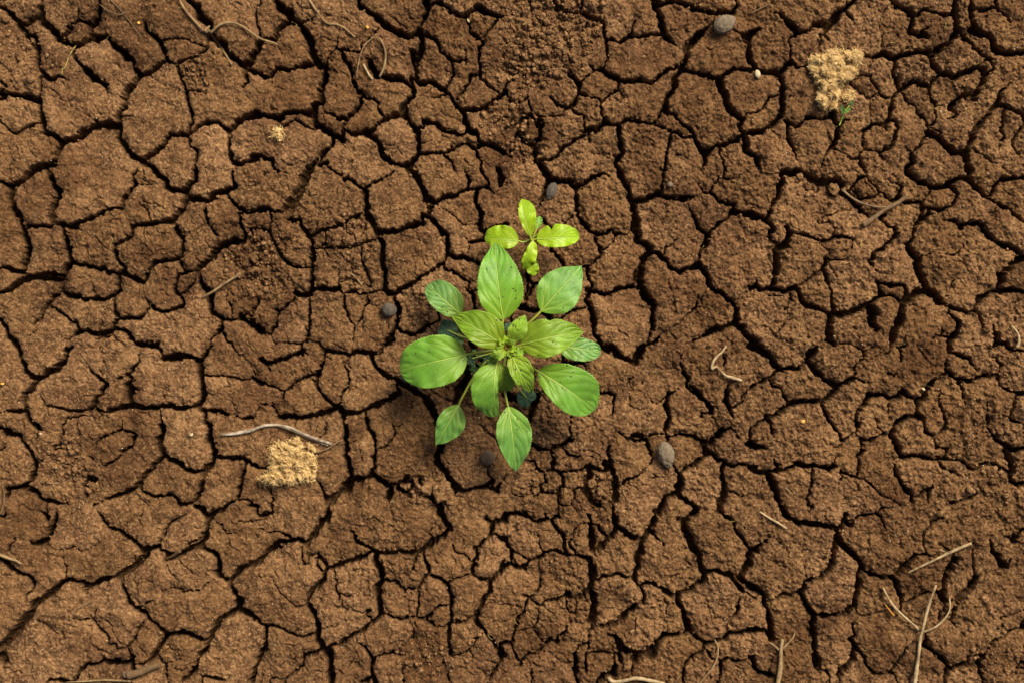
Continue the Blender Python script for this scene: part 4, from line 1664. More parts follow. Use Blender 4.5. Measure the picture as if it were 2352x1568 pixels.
leaf(pl, (1841,1258,.034), (1706,1140,.030), 50, 68, 'spotty', 'round', arc=.005, fold=.12, stalk=[(1870,1275,.033),(1940,1320,.030),(2026,1388,.024)], seed=3)
leaf(pl, (2010,1378,.076), (1810,1263,.070), 58, 80, 'young', 'ovate', arc=.012, bow=-4, fold=.20, quilt=1.2, stalk=[(2018,1381,.075),(2028,1388,.071)], seed=4)
leaf(pl, (1867,1418,.060), (1597,1480,.050), 100, 106, 'clean', 'round', arc=.010, fold=.10, stalk=[(1900,1412,.059),(1975,1401,.055),(2028,1392,.050)], seed=5, stalk_r=6.5)
leaf(pl, (1835,1618,.040), (1745,1779,.032), 66, 47, 'old', 'rhomb', arc=.004, fold=.18, stalk=[(1852,1583,.040),(1890,1516,.038),(1950,1440,.034),(2024,1396,.028)], seed=6)
leaf(pl, (1987,1456,.074), (1993,1664,.056), 16, 92, 'clean', 'round', arc=.012, bow=-14, fold=.22, quilt=1.2, stalk=[(1992,1442,.073),(2010,1415,.072),(2026,1393,.066)], seed=7, curl=.1)
leaf(pl, (1992,1446,.068), (2014,1564,.052), 50, 34, 'young', 'spoon', arc=.010, bow=6, fold=.35, stalk=[(2000,1430,.066),(2026,1393,.060)], seed=8)
leaf(pl, (2044,1417,.078), (2125,1570,.066), 56, 38, 'young', 'ovate', arc=.012, bow=-2, fold=.26, quilt=1.4, stalk=[(2036,1400,.076),(2030,1390,.072)], seed=9)
leaf(pl, (2038,1376,.078), (2101,1261,.086), 34, 40, 'young', 'lance', arc=.006, fold=.28, quilt=1.2, wavy=.0006, stalk=[(2034,1384,.075)], seed=10, rib=False)
leaf(pl, (2082,1380,.076), (2334,1326,.070), 80, 76, 'young', 'ovate', arc=.012, bow=5, fold=.15, quilt=1.2, stalk=[(2060,1386,.074),(2032,1389,.070)], seed=11, notch=(1, .52, .14, .05))
leaf(pl, (2235,1384,.034), (2404,1408,.028), 47, 48, 'spotty', 'round', arc=.004, fold=.10, stalk=[(2200,1382,.034),(2120,1385,.030),(2034,1391,.026)], seed=12)
leaf(pl, (2152,1484,.060), (2381,1641,.050), 106, 80, 'clean', 'late', arc=.010, bow=6, fold=.20, stalk=[(2128,1470,.059),(2090,1440,.056),(2034,1394,.050)], seed=13, stalk_r=6)
leaf(pl, (2032,1624,.054), (2062,1888,.044), 80, 64, 'old', 'rhomb', arc=.006, bow=4, fold=.20, stalk=[(2024,1590,.054),(2016,1540,.052),(2014,1470,.048),(2028,1396,.042)], seed=14, stalk_r=6)
leaf(pl, (2022,1397,.080), (1962,1446,.074), 20, 28, 'young', 'ovate', arc=.010, fold=.28, quilt=1.8, stalk=[(2028,1390,.074)], seed=20, rib=False, veins=7)
leaf(pl, (2040,1394,.078), (2104,1410,.074), 18, 22, 'young', 'ovate', arc=.006, fold=.28, quilt=1.4, stalk=[(2030,1389,.074)], seed=21, rib=False)
leaf(pl, (2028,1378,.078), (2022,1340,.082), 12, 12, 'deep', 'ovate', arc=.002, fold=.4, seed=22, rib=False)
leaf(pl, (2036,1400,.080), (2036,1430,.078), 8, 8, 'young', 'ovate', arc=.004, fold=.4, seed=23, rib=False)
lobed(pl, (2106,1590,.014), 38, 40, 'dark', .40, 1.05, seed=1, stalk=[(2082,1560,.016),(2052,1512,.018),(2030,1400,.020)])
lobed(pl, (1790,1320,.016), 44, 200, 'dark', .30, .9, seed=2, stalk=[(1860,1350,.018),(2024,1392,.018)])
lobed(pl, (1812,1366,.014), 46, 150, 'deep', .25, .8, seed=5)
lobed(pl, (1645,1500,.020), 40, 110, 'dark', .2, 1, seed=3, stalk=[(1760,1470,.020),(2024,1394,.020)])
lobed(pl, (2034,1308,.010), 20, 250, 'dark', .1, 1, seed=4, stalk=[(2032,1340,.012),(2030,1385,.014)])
bm = bmesh.new(); tube(bm, [at(1968,1236,.030)-G, at(1966,1262,.030)-G, at(1972,1300,.028)-G, at(2026,1388,.022)-G], [4*PX]*4, 7); finish(bm, 'side_shoot', M_stalk, pl)
for q_, (tx_, ty_, w_) in enumerate([(1996,1354,10),(2060,1358,10),(2000,1426,10),(2070,1400,9),(1988,1386,9),(2050,1428,9),(2020,1344,9)]):
    leaf(pl, (2029+(tx_-2029)*.15, 1388+(ty_-1388)*.15, .079), (tx_, ty_, .084-.002*(q_ % 3)), w_*1.7, w_*1.7, 'young' if q_ % 3 else 'yellow', 'ovate', arc=.003, fold=.35, quilt=1.4, seed=70+q_, rib=False)
# small curly leaves low in the rosette
rr = random.Random(12)
for i in range(20):
    a = rr.random()*6.28; q = rr.random()**.5
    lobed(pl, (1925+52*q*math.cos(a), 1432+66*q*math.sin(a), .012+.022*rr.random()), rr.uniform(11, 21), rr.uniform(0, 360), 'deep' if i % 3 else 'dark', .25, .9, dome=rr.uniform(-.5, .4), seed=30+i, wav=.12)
# reddish hairy bud
bm = bmesh.new()
for i in range(70):
    a = rr.random()*6.28; q = rr.random()
    b0 = at(2029+4*math.cos(a)*q, 1387+4*math.sin(a)*q, .074)-G
    tp = at(2029+(9+9*q)*math.cos(a), 1387+(9+9*q)*math.sin(a), .081+.004*rr.random())-G
    tube(bm, [b0, (b0+tp)/2+Vector((0, 0, .001)), tp], [1.6*PX, 1.1*PX, .3*PX], 4)
finish(bm, 'bud', M_bud, pl)

# the smaller, yellower seedling above it
G2 = at(2121, 962, 0); G2.z = soil_z(2121, 975)-.004
p2_ = empty('seedling', G2)
tag(p2_, 'smaller bright yellow green seedling with four narrow leaves, some nibbled', 'plant')
bm = bmesh.new(); tube(bm, [Vector((0, 0, 0)), at(2122, 962, .018)-G2, at(2122, 958, .036)-G2], [6*PX, 5.5*PX, 4*PX], 10)
finish(bm, 'stem', M_stalk, p2_)
leaf(p2_, (2122,946,.040), (2088,796,.040), 20, 50, 'yellow', 'late', arc=.006, bow=8, fold=.22, quilt=.3, wavy=.0008, stalk=[(2122,956,.037)], seed=41, notch=(1,.78,.30,.03), veins=5)
leaf(p2_, (2074,964,.034), (1938,953,.030), 38, 56, 'yellow', 'round', arc=.005, fold=.12, quilt=.3, stalk=[(2092,969,.033),(2118,962,.030)], seed=42, veins=5, stalk_r=4.5)
leaf(p2_, (2146,958,.040), (2317,949,.034), 56, 38, 'yellow', 'round', arc=.006, fold=.12, quilt=.3, stalk=[(2134,960,.038),(2122,962,.034)], seed=43, notch=(1,.36,.34,.05), veins=5, stalk_r=5)
leaf(p2_, (2132,964,.040), (2088,1077,.034), 38, 16, 'yellow', 'late', arc=.006, bow=2, fold=.20, quilt=.3, wavy=.0012, stalk=[(2124,960,.036)], seed=44, veins=5)
leaf(p2_, (2131,1030,.020), (2131,1105,.018), 25, 25, 'yellow', 'late', arc=.001, fold=.06, quilt=.2, stalk=[(2128,1000,.020),(2122,962,.018)], seed=45, veins=4, serr=0, stalk_r=3.5)
leaf(p2_, (2146,916,.020), (2160,866,.018), 16, 16, 'clean', 'round', arc=.001, fold=.06, quilt=.2, stalk=[(2136,940,.020),(2122,960,.018)], seed=46, veins=4, serr=0, stalk_r=3.5)
bm = bmesh.new(); tube(bm, [at(2066,983,.022)-G2, at(2076,994,.021)-G2, at(2090,1003,.018)-G2, at(2118,970,.014)-G2], [1.2*PX, 3*PX, 3*PX, 3*PX], 7); finish(bm, 'side_shoot', M_red, p2_)
bm = bmesh.new(); tube(bm, [at(2170,930,.034)-G2, at(2150,940,.036)-G2, at(2124,962,.032)-G2], [3.5*PX, 4.5*PX, 4.5*PX], 7); finish(bm, 'side_shoot', M_stalk, p2_)
# ------------------------------------------------------------------ dry twigs, roots and straw
def twig_mat(name, c1, c2, scale=260):
    m, nt, b = new_mat(name)
    tc = nt.nodes.new('ShaderNodeTexCoord'); co = tc.outputs['Object']
    mp = nt.nodes.new('ShaderNodeMapping'); mp.inputs['Scale'].default_value = (1, 1, 1); L(nt, co, mp.inputs[0])
    n = noise_(nt, mp.outputs[0], scale, 4, .65); n2 = noise_(nt, co, 70, 3)
    c = mixc(nt, ramp(nt, n, .38, .62), c1, c2)
    c = mixc(nt, ramp(nt, n2, .52, .36, 0, .75), c, (.11, .062, .03))
    L(nt, c, b.inputs['Base Color']); b.inputs['Roughness'].default_value = .8
    b.inputs['Specular IOR Level'].default_value = .2
    bp = N(nt, 'ShaderNodeBump'); bp.inputs['Strength'].default_value = .5; bp.inputs['Distance'].default_value = .0004
    L(nt, n, bp.inputs['Height']); L(nt, bp.outputs[0], b.inputs['Normal'])
    return m
TW = {'bark': twig_mat('twig_brown_bark', (.10, .066, .034), (.18, .125, .07)),
      'pale': twig_mat('twig_bleached', (.21, .155, .08), (.38, .29, .165)),
      'tan': twig_mat('twig_tan', (.15, .10, .045), (.27, .19, .095)),
      'dull': twig_mat('twig_soil_stained', (.075, .046, .022), (.13, .085, .042)),
      'grey': twig_mat('stick_weathered', (.15, .12, .085), (.42, .37, .29), 180),
      'yellow': twig_mat('straw_yellow', (.26, .22, .05), (.34, .29, .08)),
      'orange': twig_mat('bark_orange', (.26, .10, .015), (.32, .15, .03))}
def span(pts, lift=0, r=5, arch=0, follow=True):
    """photo polyline -> world points lying on the soil"""
    n = len(pts)
    zs = [soil_z(*p) for p in pts]
    if not follow:
        z0, z1 = zs[0], zs[-1]; zs = [max(z0+(z1-z0)*i/(n-1), -1) for i in range(n)]
        mx = max(soil_z(*p)-z for p, z in zip(pts, zs)); zs = [z+max(mx, 0)*.8 for z in zs]
    else:
        sm = zs[:]
        for i in range(n):
            sm[i] = max(zs[i], (zs[max(i-1, 0)]+zs[min(i+1, n-1)])/2)
        zs = sm
    out = []
    for i, p in enumerate(pts):
        z = zs[i] + r*PX*.8 + lift*PX + arch*PX*4*(i/(n-1))*(1-i/(n-1))
        out.append(at(p[0], p[1], z))
    return out
tw_rng = random.Random(77)
def twig(name, parts, mat, label, cat, group=None):
    """parts: list of (part name, photo points, radii px (start, end), options)"""
    first = parts[0]
    o0 = None
    base = None
    res = []
    for pn, pts, (ra, rb), kw in parts:
        w_ = span(pts, r=max(ra, rb), **kw)
        if base is None: base = w_[0].copy()
        bm = bmesh.new(); n = len(w_)
        tube(bm, [p-base + Vector((tw_rng.uniform(-1, 1), tw_rng.uniform(-1, 1), tw_rng.uniform(-.5, .5)))*PX*min(ra, rb)*.35 for p in w_], [(ra+(rb-ra)*i/(n-1))*PX*(1+.45*(tw_rng.random()-.5)) for i in range(n)], 9, .22, tw_rng)
        res.append((pn, bm))
    if len(res) == 1:
        o = finish(res[0][1], name, TW[mat]); o.location = base
    else:
        o = empty(name, base)
        for pn, bm in res: finish(bm, pn, TW[mat], o)
    tag(o, label, cat, group)
    return o
def T_(u, ox, oy, sc): return [(ox+x*sc, oy+y*sc) for x, y in u]
twig('twig', [('stem', [(820,124),(838,128),(871,174),(897,213),(928,261)], (9,5), {}),
              ('branch', [(714,-4),(740,39),(775,83),(812,122),(834,128)], (4,7), dict(lift=4)),
              ('branch', [(846,132),(867,109),(897,94),(928,92),(958,100),(1002,128),(1035,152),(1065,165),(1100,174),(1109,181)], (7,3), dict(lift=6)),
              ('knot', [(818,126),(826,116),(838,108)], (7,5), dict(lift=4))], 'tan',
     'forked dry twig with three arms lying across cracks near the top left', 'twig')
twig('root', [('root', [(1233,-6),(1253,26),(1279,61),(1309,94),(1348,100),(1379,115),(1405,135),(1420,150)], (5,3), {})], 'tan',
     'thin brown root running down from the top edge in two gentle bends', 'root')
twig('straw', [('straw', [(1518,309),(1536,270),(1542,218),(1531,174),(1514,152),(1492,154),(1470,170),(1449,200),(1436,244),(1427,296),(1427,314)], (4.5,1.6), dict(lift=2))], 'tan',
     'thin straw bent into an upside down U on a pale plate', 'straw')
twig('straw', [('straw', [(1453,257),(1471,290),(1490,318)], (3.6,4.4), {})], 'pale', 'short pale straw stub lying inside the bent straw', 'straw')
twig('straw', [('straw', [(305,181),(286,208),(275,232),(266,257),(259,272),(250,279),(248,300)], (3.2,1.8), dict(lift=1))], 'yellow', 'thin yellow strand crossing a plate edge near the top left corner', 'straw')
twig('twig', [('stem', [(3003,56),(3047,33),(3078,17)], (4,3), {})], 'dull', 'short dull twig beside the top edge just right of the oval pellet', 'twig')
twig('twig', [('stem', [(808,1191),(850,1166),(908,1130),(963,1095)], (5,7.5), dict(follow=False))], 'tan', 'short straight tan twig resting by crumbled soil left of the seedling', 'twig')
twig('twig', [('stem', [(3452,900),(3480,886),(3530,846),(3590,812),(3632,781)], (11,8), dict(follow=False, lift=0))], 'bark', 'thick brown broken twig slanting up beside a thin curved root', 'twig')
twig('root', [('root', [(3368,758),(3405,790),(3443,813),(3494,825),(3548,830)], (5,3.5), dict(lift=1))], 'bark', 'thin curved root ending under the thick broken twig', 'root')
twig('root', [('root', [(4045,1303),(4062,1320),(4073,1340),(4076,1366),(4069,1388)], (3,8), {})], 'pale', 'pale curved root tip close to the right edge', 'root')
twig('root', [('root', [(2903,1383),(2889,1410),(2862,1431),(2846,1462),(2850,1476)], (4,6), dict(lift=2)),
              ('tip', [(2846,1475),(2867,1468),(2889,1490),(2906,1503),(2937,1512),(2969,1523)], (6,6.5), dict(lift=2))], 'pale',
     'twisted root piece with a bleached end right of the seedling', 'root')
stk = twig('stick', [('stick', [(884,1738),(937,1733),(1000,1721),(1044,1706),(1096,1699),(1152,1710),(1205,1732),(1261,1754),(1325,1776)], (6,6), dict(lift=3)),
              ('splinter', [(888,1731),(940,1728),(1010,1714),(1060,1697)], (3,4), dict(lift=6)),
              ('splinter', [(1120,1702),(1180,1724),(1240,1752),(1312,1782)], (5,2), dict(lift=4))], 'grey',
     'long weathered grey stick arching above the tan fibre clump', 'stick')
twig('root', [('root', [(1372,1758),(1352,1766),(1331,1780),(1305,1795),(1270,1806),(1240,1804)], (3.2,2.4), dict(lift=3)),
              ('rootlet', [(1325,1783),(1332,1800),(1346,1815)], (1.2,.6), {}), ('rootlet', [(1335,1778),(1360,1792),(1372,1812)], (1.2,.6), {})], 'tan',
     'thin hooked root at the end of the long grey stick', 'root')
twig('twig', [('stem', [(-6,2214),(35,2231),(60,2240),(84,2252)], (8,5), dict(lift=3))], 'tan', 'stubby twig poking in from the left edge low down', 'twig')
twig('straw', [('straw', [(7,1938),(15,1965),(17,1995),(13,2019),(2,2056)], (2.5,5), dict(lift=4))], 'dull', 'curved dull brown stalk hugging the left edge', 'straw')
twig('stick', [('stick', [(664,2233),(690,2220),(722,2203)], (8,6), {})], 'dull', 'short soil coloured stick lodged in a crack at lower left', 'stick')
twig('stick', [('stick', [(512,2698),(560,2686),(605,2672),(640,2656)], (17,15), dict(follow=False))], 'dull', 'thick dull stick by the bottom edge next to a tiny curled shell', 'stick')
twig('straw', [('straw', [(262,2726),(330,2723),(420,2719),(522,2722)], (3,4), dict(lift=2))], 'tan', 'thin straw lying along the bottom edge at left', 'straw')
twig('straw', [('straw', [(2858,2555),(2868,2575),(2872,2598),(2869,2628),(2849,2671),(2823,2701),(2794,2738)], (2,4), dict(lift=3))], 'tan', 'thin straw curving down to the bottom edge', 'straw')
twig('root', [('root', [(2431,2708),(2450,2722),(2490,2722),(2544,2713),(2600,2722),(2660,2734)], (8,7), dict(lift=2))], 'pale', 'pale knobbly root along the bottom edge right of centre', 'root')
twig('twig', [('stem', [(3109,2740),(3118,2690),(3123,2644),(3126,2602),(3130,2556)], (9,7), dict(follow=False, lift=2)),
              ('branch', [(3123,2604),(3104,2588),(3081,2569)], (6,4), dict(lift=5)),
              ('branch', [(3131,2592),(3158,2565),(3175,2542),(3180,2517)], (5,2.5), dict(lift=5))], 'tan',
     'smaller forked twig rising from the bottom edge', 'twig')
twig('twig', [('stem', [(3656,2742),(3664,2690),(3671,2635),(3683,2551),(3687,2528),(3699,2477),(3720,2407),(3746,2337)], (9,4.5), dict(follow=False, lift=3)),
              ('branch', [(3682,2522),(3638,2486),(3587,2439),(3554,2393),(3533,2349)], (7,4), dict(lift=6)),
              ('branch', [(3692,2527),(3741,2505),(3783,2467),(3799,2430),(3797,2392)], (6,3), dict(lift=6))], 'pale',
     'largest forked twig with three prongs at lower right', 'twig')
twig('straw', [('straw', [(3632,2290),(3671,2269),(3746,2234),(3815,2203),(3885,2173)], (4,6.5), dict(follow=False, lift=3)),
               ('hair', [(3757,2197),(3772,2202),(3790,2209)], (1.5,1), dict(lift=4))], 'pale',
     'straight pale straw lying diagonally above the largest forked twig', 'straw')
twig('straw', [('straw', [(3037,2044),(3075,2071),(3112,2090),(3147,2113)], (3.5,5), dict(lift=2))], 'pale', 'short pale straw slanting across a plate below and right of the wrinkled pellet', 'straw')
twig('bark_sliver', [('sliver', [(3541,2416),(3556,2436),(3576,2461)], (2.5,5), dict(lift=2))], 'orange', 'small orange bark sliver beside the left prong of the largest twig', 'bark')
twig('straw', [('straw', [(172,1928),(185,1922),(200,1932),(215,1932),(238,1930)], (2.4,2), dict(lift=1))], 'tan', 'tiny wavy tan fibre on crumbled soil at lower left', 'straw')
twig('root', [('root', [(914,2046),(918,2022),(936,2012),(955,2018),(965,2034)], (3,2), dict(lift=1))], 'dull', 'small arched rootlet on a plate below the tan fibre clump', 'root')
twig('root', [('root', [(290,2456),(303,2435),(318,2428),(340,2415),(362,2403)], (1.8,1.6), dict(lift=1))], 'tan', 'fine kinked rootlet on a dark plate at lower left', 'root')
twig('straw', [('straw', [(3230,1465+490),(3140,1948),(3172,1976)][1:], (2,1.5), dict(lift=2))], 'tan', 'fine straw whisker on a plate right of the wrinkled pellet', 'straw')
twig('root', [('root', [(400,20),(440,50),(480,60),(502,50)], (2,3.5), dict(lift=1)), ('rootlet', [(440,0),(480,40),(520,90),(565,150)], (3,2), dict(lift=1))], 'dull', 'dull crossing rootlets on a plate left of the forked twig', 'root')
twig('root', [('root', [(1395,1090),(1420,1108),(1448,1142)], (1.6,3), dict(lift=1))], 'tan', 'little pointed rootlet on crumbly soil left of the spotted leaf', 'root')

# ------------------------------------------------------------------ fibre clumps (dried plant fibre)
def fibre_mat():
    m, nt, b = new_mat('dry_fibre')
    tc = nt.nodes.new('ShaderNodeTexCoord'); co = tc.outputs['Object']
    n = noise_(nt, co, 220, 5, .75); n2 = noise_(nt, co, 75, 4)
    c = mixc(nt, ramp(nt, n, .36, .64), (.34, .20, .065), (.80, .60, .29))
    c = mixc(nt, ramp(nt, n2, .50, .34, 0, .45), c, (.19, .11, .04))
    L(nt, c, b.inputs['Base Color']); b.inputs['Roughness'].default_value = .9
    b.inputs['Specular IOR Level'].default_value = .15
    bp = N(nt, 'ShaderNodeBump'); bp.inputs['Strength'].default_value = 1; bp.inputs['Distance'].default_value = .0015
    L(nt, n, bp.inputs['Height']); L(nt, bp.outputs[0], b.inputs['Normal'])
    return m
M_fibre = fibre_mat()
def inside(poly, x, y):
    c = False; j = len(poly)-1
    for i in range(len(poly)):
        if (poly[i][1] > y) != (poly[j][1] > y) and x < (poly[j][0]-poly[i][0])*(y-poly[i][1])/(poly[j][1]-poly[i][1])+poly[i][0]: c = not c
        j = i
    return c
def edge_dist(poly, x, y):
    b = 1e9
    for i in range(len(poly)):
        x0, y0 = poly[i-1]; x1, y1 = poly[i]; dx, dy = x1-x0, y1-y0
        t = max(0, min(1, ((x-x0)*dx+(y-y0)*dy)/(dx*dx+dy*dy)))
        b = min(b, math.hypot(x-x0-t*dx, y-y0-t*dy))
    return b
def clump(polys, hgt, label, nfib, seed, holes=()):
    rng = random.Random(seed)
    x0 = min(p[0] for q in polys for p in q); x1 = max(p[0] for q in polys for p in q)
    y0 = min(p[1] for q in polys for p in q); y1 = max(p[1] for q in polys for p in q)
    cx, cy = (x0+x1)/2, (y0+y1)/2
    zb = soil_z(cx, cy)
    base = at(cx, cy, zb)
    root = empty('fibre_clump', base)
    tag(root, label, 'dry fibre')
    st = 2.2
    tops = {}
    for poly in polys:
        bm = bmesh.new(); grid = {}
        gx = np.arange(x0-6, x1+6, st); gy = np.arange(y0-6, y1+6, st)
        XX, YY = np.meshgrid(gx, gy)
        wx_ = XX + 9*fbm(XX, YY, 22, seed+3, 3, .7); wy_ = YY + 9*fbm(XX, YY, 22, seed+4, 3, .7)
        l1 = fbm(XX, YY, 46, seed+1, 3); l2 = fbm(XX, YY, 13, seed+2, 3, .7)
        v1 = voronoi(XX + 6*fbm(XX, YY, 15, seed+8), YY + 6*fbm(XX, YY, 15, seed+9), 24, seed+5)
        rdg = 1-np.abs(fbm(XX, YY, 30, seed+6, 3, .6))*5; pit_ = sstep(.10, .42, fbm(XX, YY, 34, seed+7, 2))
        for j in range(len(gy)):
            for i in range(len(gx)):
                x, y = float(wx_[j, i]), float(wy_[j, i])
                if not inside(poly, x, y): continue
                e = edge_dist(poly, x, y)
                k = min(1, e/16.0); dome = math.sqrt(max(0, k*(2-k)))
                h = hgt*dome*(.75+1.1*float(l1[j, i])) + 24*float(l2[j, i])*dome + (22*(float(v1[2][j, i])-.5) - 16*max(0, 1-(float(v1[1][j, i])-float(v1[0][j, i]))/5) + 9*max(-1, float(rdg[j, i])) - 30*float(pit_[j, i]))*dome
                for hx, hy, hr, hd in holes:
                    h -= hd*math.exp(-((x-hx)**2+(y-hy)**2)/hr**2)
                z = zb + max(h, -3)*PX
                grid[(i, j)] = (bm.verts.new(at(float(XX[j, i]), float(YY[j, i]), z)-base), h)
                tops[(i, j)] = (float(XX[j, i]), float(YY[j, i]), z, e)
        bot = {}
        for (i, j), (v, h) in grid.items():
            bot[(i, j)] = bm.verts.new((v.co.x, v.co.y, -8*PX))
        for (i, j) in grid:
            q = [(i, j), (i+1, j), (i+1, j+1), (i, j+1)]
            if all(a in grid for a in q):
                bm.faces.new([grid[a][0] for a in q]); bm.faces.new([bot[a] for a in q][::-1])
        # close the rim
        for e_ in [e for e in bm.edges if e.is_boundary]: pass
        be = [e for e in bm.edges if e.is_boundary]
        top_of = {grid[k][0]: bot[k] for k in grid}
        for e_ in be:
            a, b = e_.verts
            if a in top_of and b in top_of:
                try: bm.faces.new((a, b, top_of[b], top_of[a]))
                except ValueError: pass
        for v in [v for v in bm.verts if not v.link_faces]: bm.verts.remove(v)
        finish(bm, 'mat', M_fibre, root)
    bm = bmesh.new(); keys = list(tops)
    for _ in range(nfib):
        x, y, z, e = tops[rng.choice(keys)]
        a = rng.random()*6.28 if rng.random() < .5 else math.radians(40)+rng.gauss(0, .5)
        ln = rng.uniform(8, 38); bend = rng.uniform(-6, 6); lift = rng.uniform(2, 7)
        p0 = at(x-ln/2*math.cos(a), y-ln/2*math.sin(a), z+1*PX)-base
        p1 = at(x+bend*math.sin(a), y-bend*math.cos(a), z+lift*PX)-base
        p2 = at(x+ln/2*math.cos(a), y+ln/2*math.sin(a), z+rng.uniform(-2, 4)*PX)-base
        r = rng.uniform(.6, 1.7)*PX
        vs = []
        for p, q in ((p0, .6), (p1, 1), (p2, .3)):
            sd = Vector((-math.sin(-a), math.cos(-a), 0))*r*q; up = Vector((0, 0, r*q*1.2))
            vs.append([bm.verts.new(p+sd), bm.verts.new(p+up), bm.verts.new(p-sd)])
        for k in (0, 1):
            for s in (0, 1): bm.faces.new((vs[k][s], vs[k][s+1], vs[k+1][s+1], vs[k+1][s]))
    tag(finish(bm, 'fibres', M_fibre, root), kind='stuff')
    return root
clump([[(3242,228),(3270,221),(3298,219),(3320,206),(3345,200),(3368,198),(3387,210),(3412,208),(3438,196),(3447,224),(3440,245),(3433,261),(3428,280),(3419,298),(3405,317),(3373,335),(3362,354),(3356,387),(3345,433),(3317,438),(3290,438),(3280,429),(3270,396),(3277,354),(3268,325),(3247,300),(3240,262)]],
      46, 'larger tan fibre clump at upper right with a hollow middle', 2600, 210, holes=[(3345,290,12,26),(3290,340,12,14),(3322,372,16,14)])
clump([[(3368,387),(3385,370),(3412,362),(3424,400),(3410,396),(3390,408)]], 9, 'tiny wisp of pale fibre beside the green sprig at upper right', 90, 222)
clump([[(1028,1921),(1055,1900),(1078,1884),(1076,1836),(1084,1790),(1100,1770),(1130,1768),(1152,1775),(1187,1793),(1226,1802),(1257,1819),(1266,1858),(1261,1906),(1235,1928),(1187,1937),(1144,1934),(1087,1943),(1039,1937)]],
      40, 'dense ragged tan fibre clump below the long grey stick', 1400, 233)
clump([[(1157,1767),(1172,1758),(1192,1750),(1206,1766),(1218,1788),(1196,1793),(1176,1786)]], 9, 'small whitish fibre tuft on top edge of the lower left clump', 110, 244)
clump([[(1227,1780),(1245,1775),(1263,1776),(1259,1797),(1240,1800)]], 8, 'small orange brown fibre tuft between the lower left clump and the stick', 60, 255)
clump([[(1083,540),(1098,512),(1132,514),(1140,538),(1124,566),(1100,566)]], 6, 'thin crusty tan fleck on a plate near the upper left', 50, 266)

# ------------------------------------------------------------------ wilting green sprig by the clump
b0 = at(3360, 500, soil_z(3360, 500)+.002)
sp = empty('sprig', b0); tag(sp, 'tiny green sprig with two shrivelled leaves below the upper right clump', 'plant')
bm = bmesh.new(); tube(bm, [at(3357,503,soil_z(3357,503)+.001)-b0, at(3366,480,soil_z(3366,480)+.004)-b0, at(3376,448,soil_z(3376,448)+.006)-b0, at(3398,424,soil_z(3398,424)+.007)-b0], [2.5*PX, 3*PX, 2.5*PX, 2*PX], 7)
finish(bm, 'stem', M_stalk, sp)
zz_ = soil_z(3380, 440)+.008
leaf(sp, (3372,456,zz_), (3366,420,zz_+.001), 7, 8, 'deep', 'ovate', arc=.001, fold=.5, seed=61, rib=False, wavy=.0005)
leaf(sp, (3374,452,zz_), (3402,434,zz_+.001), 7, 8, 'old', 'ovate', arc=.001, fold=.5, seed=62, rib=False, wavy=.0006)
leaf(sp, (3396,428,zz_), (3414,406,zz_+.001), 7, 6, 'deep', 'ovate', arc=.001, fold=.5, seed=63, rib=False, wavy=.0005)
leaf(sp, (3364,486,zz_-.004), (3372,464,zz_-.003), 3, 3, 'clean', 'ovate', arc=.001, fold=.5, seed=64, rib=False)

# ------------------------------------------------------------------ pellets, pebbles, clods
def stone_mat(name, c1, c2, bump=.0006, sc=230):
    m, nt, b = new_mat(name)
    tc = nt.nodes.new('ShaderNodeTexCoord'); co = tc.outputs['Object']
    n = noise_(nt, co, sc, 4, .65)
    c = mixc(nt, ramp(nt, n, .36, .64), c1, c2)
    L(nt, c, b.inputs['Base Color']); b.inputs['Roughness'].default_value = .85
    bp = N(nt, 'ShaderNodeBump'); bp.inputs['Strength'].default_value = .8; bp.inputs['Distance'].default_value = bump
    L(nt, n, bp.inputs['Height']); L(nt, bp.outputs[0], b.inputs['Normal'])
    return m
MS = {'grey': stone_mat('pellet_grey', (.045, .037, .028), (.085, .07, .052)),
      'tan': stone_mat('pellet_tan', (.095, .072, .045), (.16, .125, .082)),
      'brown': stone_mat('pellet_soiled', (.085, .054, .03), (.13, .085, .05)),
      'cream': stone_mat('pebble_cream', (.36, .29, .17), (.50, .43, .28)),
      'yel': stone_mat('husk_orange', (.55, .28, .04), (.62, .38, .10)),
      'shell': stone_mat('shell_brown', (.09, .06, .035), (.17, .12, .08))}
def pellet(name, px, py, rx, ry, ang, rz, mat, label, cat, sink=.25, wr=.05, grooves=0, seed=0, group=None):
    rng = random.Random(seed)
    bm = bmesh.new(); bmesh.ops.create_icosphere(bm, subdivisions=5 if rx > 18 else 3, radius=1)
    for v in bm.verts:
        p = v.co.normalized()
        n = mnoise.noise(p*2.2+Vector((seed, 0, 0)))*wr*2 + mnoise.noise(p*6+Vector((seed, 3, 0)))*wr
        if grooves:
            a = math.atan2(p.z, p.y)
            n += .05*mnoise.noise(p*5)
            n -= .05*math.cos(a*grooves + 1.5*mnoise.noise(p*3))*(1-abs(p.x)) + .05*math.exp(-((a-1.2)/.09)**2)*(1-p.x*p.x)
        v.co = p*(1+n)
        v.co.x *= rx*PX; v.co.y *= ry*PX; v.co.z *= rz*PX
        if v.co.x > rx*PX*.86: v.co.x += .10*rx*PX*(v.co.x/(rx*PX)-.86)/.14
    o = finish(bm, name, MS[mat])
    z = soil_z(px, py) + rz*PX*(.78-sink*2)
    o.location = at(px, py, z); o.rotation_euler = (0, 0, -math.radians(ang))
    tag(o, label, cat, group)
    return o
pellet('pellet', 2897,98,44,35,-32,33,'tan','pale grey brown oval pellet wedged in a crack at the top','pellet',.1,.03,grooves=6,seed=1)
pellet('pellet', 1555,1240,29,28,0,27,'grey','round dark grey pellet left of the spotted leaf','pellet',.1,.03,seed=2)
pellet('pellet', 2207,764,34,21,112,20,'grey','slim dark grey pellet above the yellow seedling','pellet',.15,.03,grooves=9,seed=3)
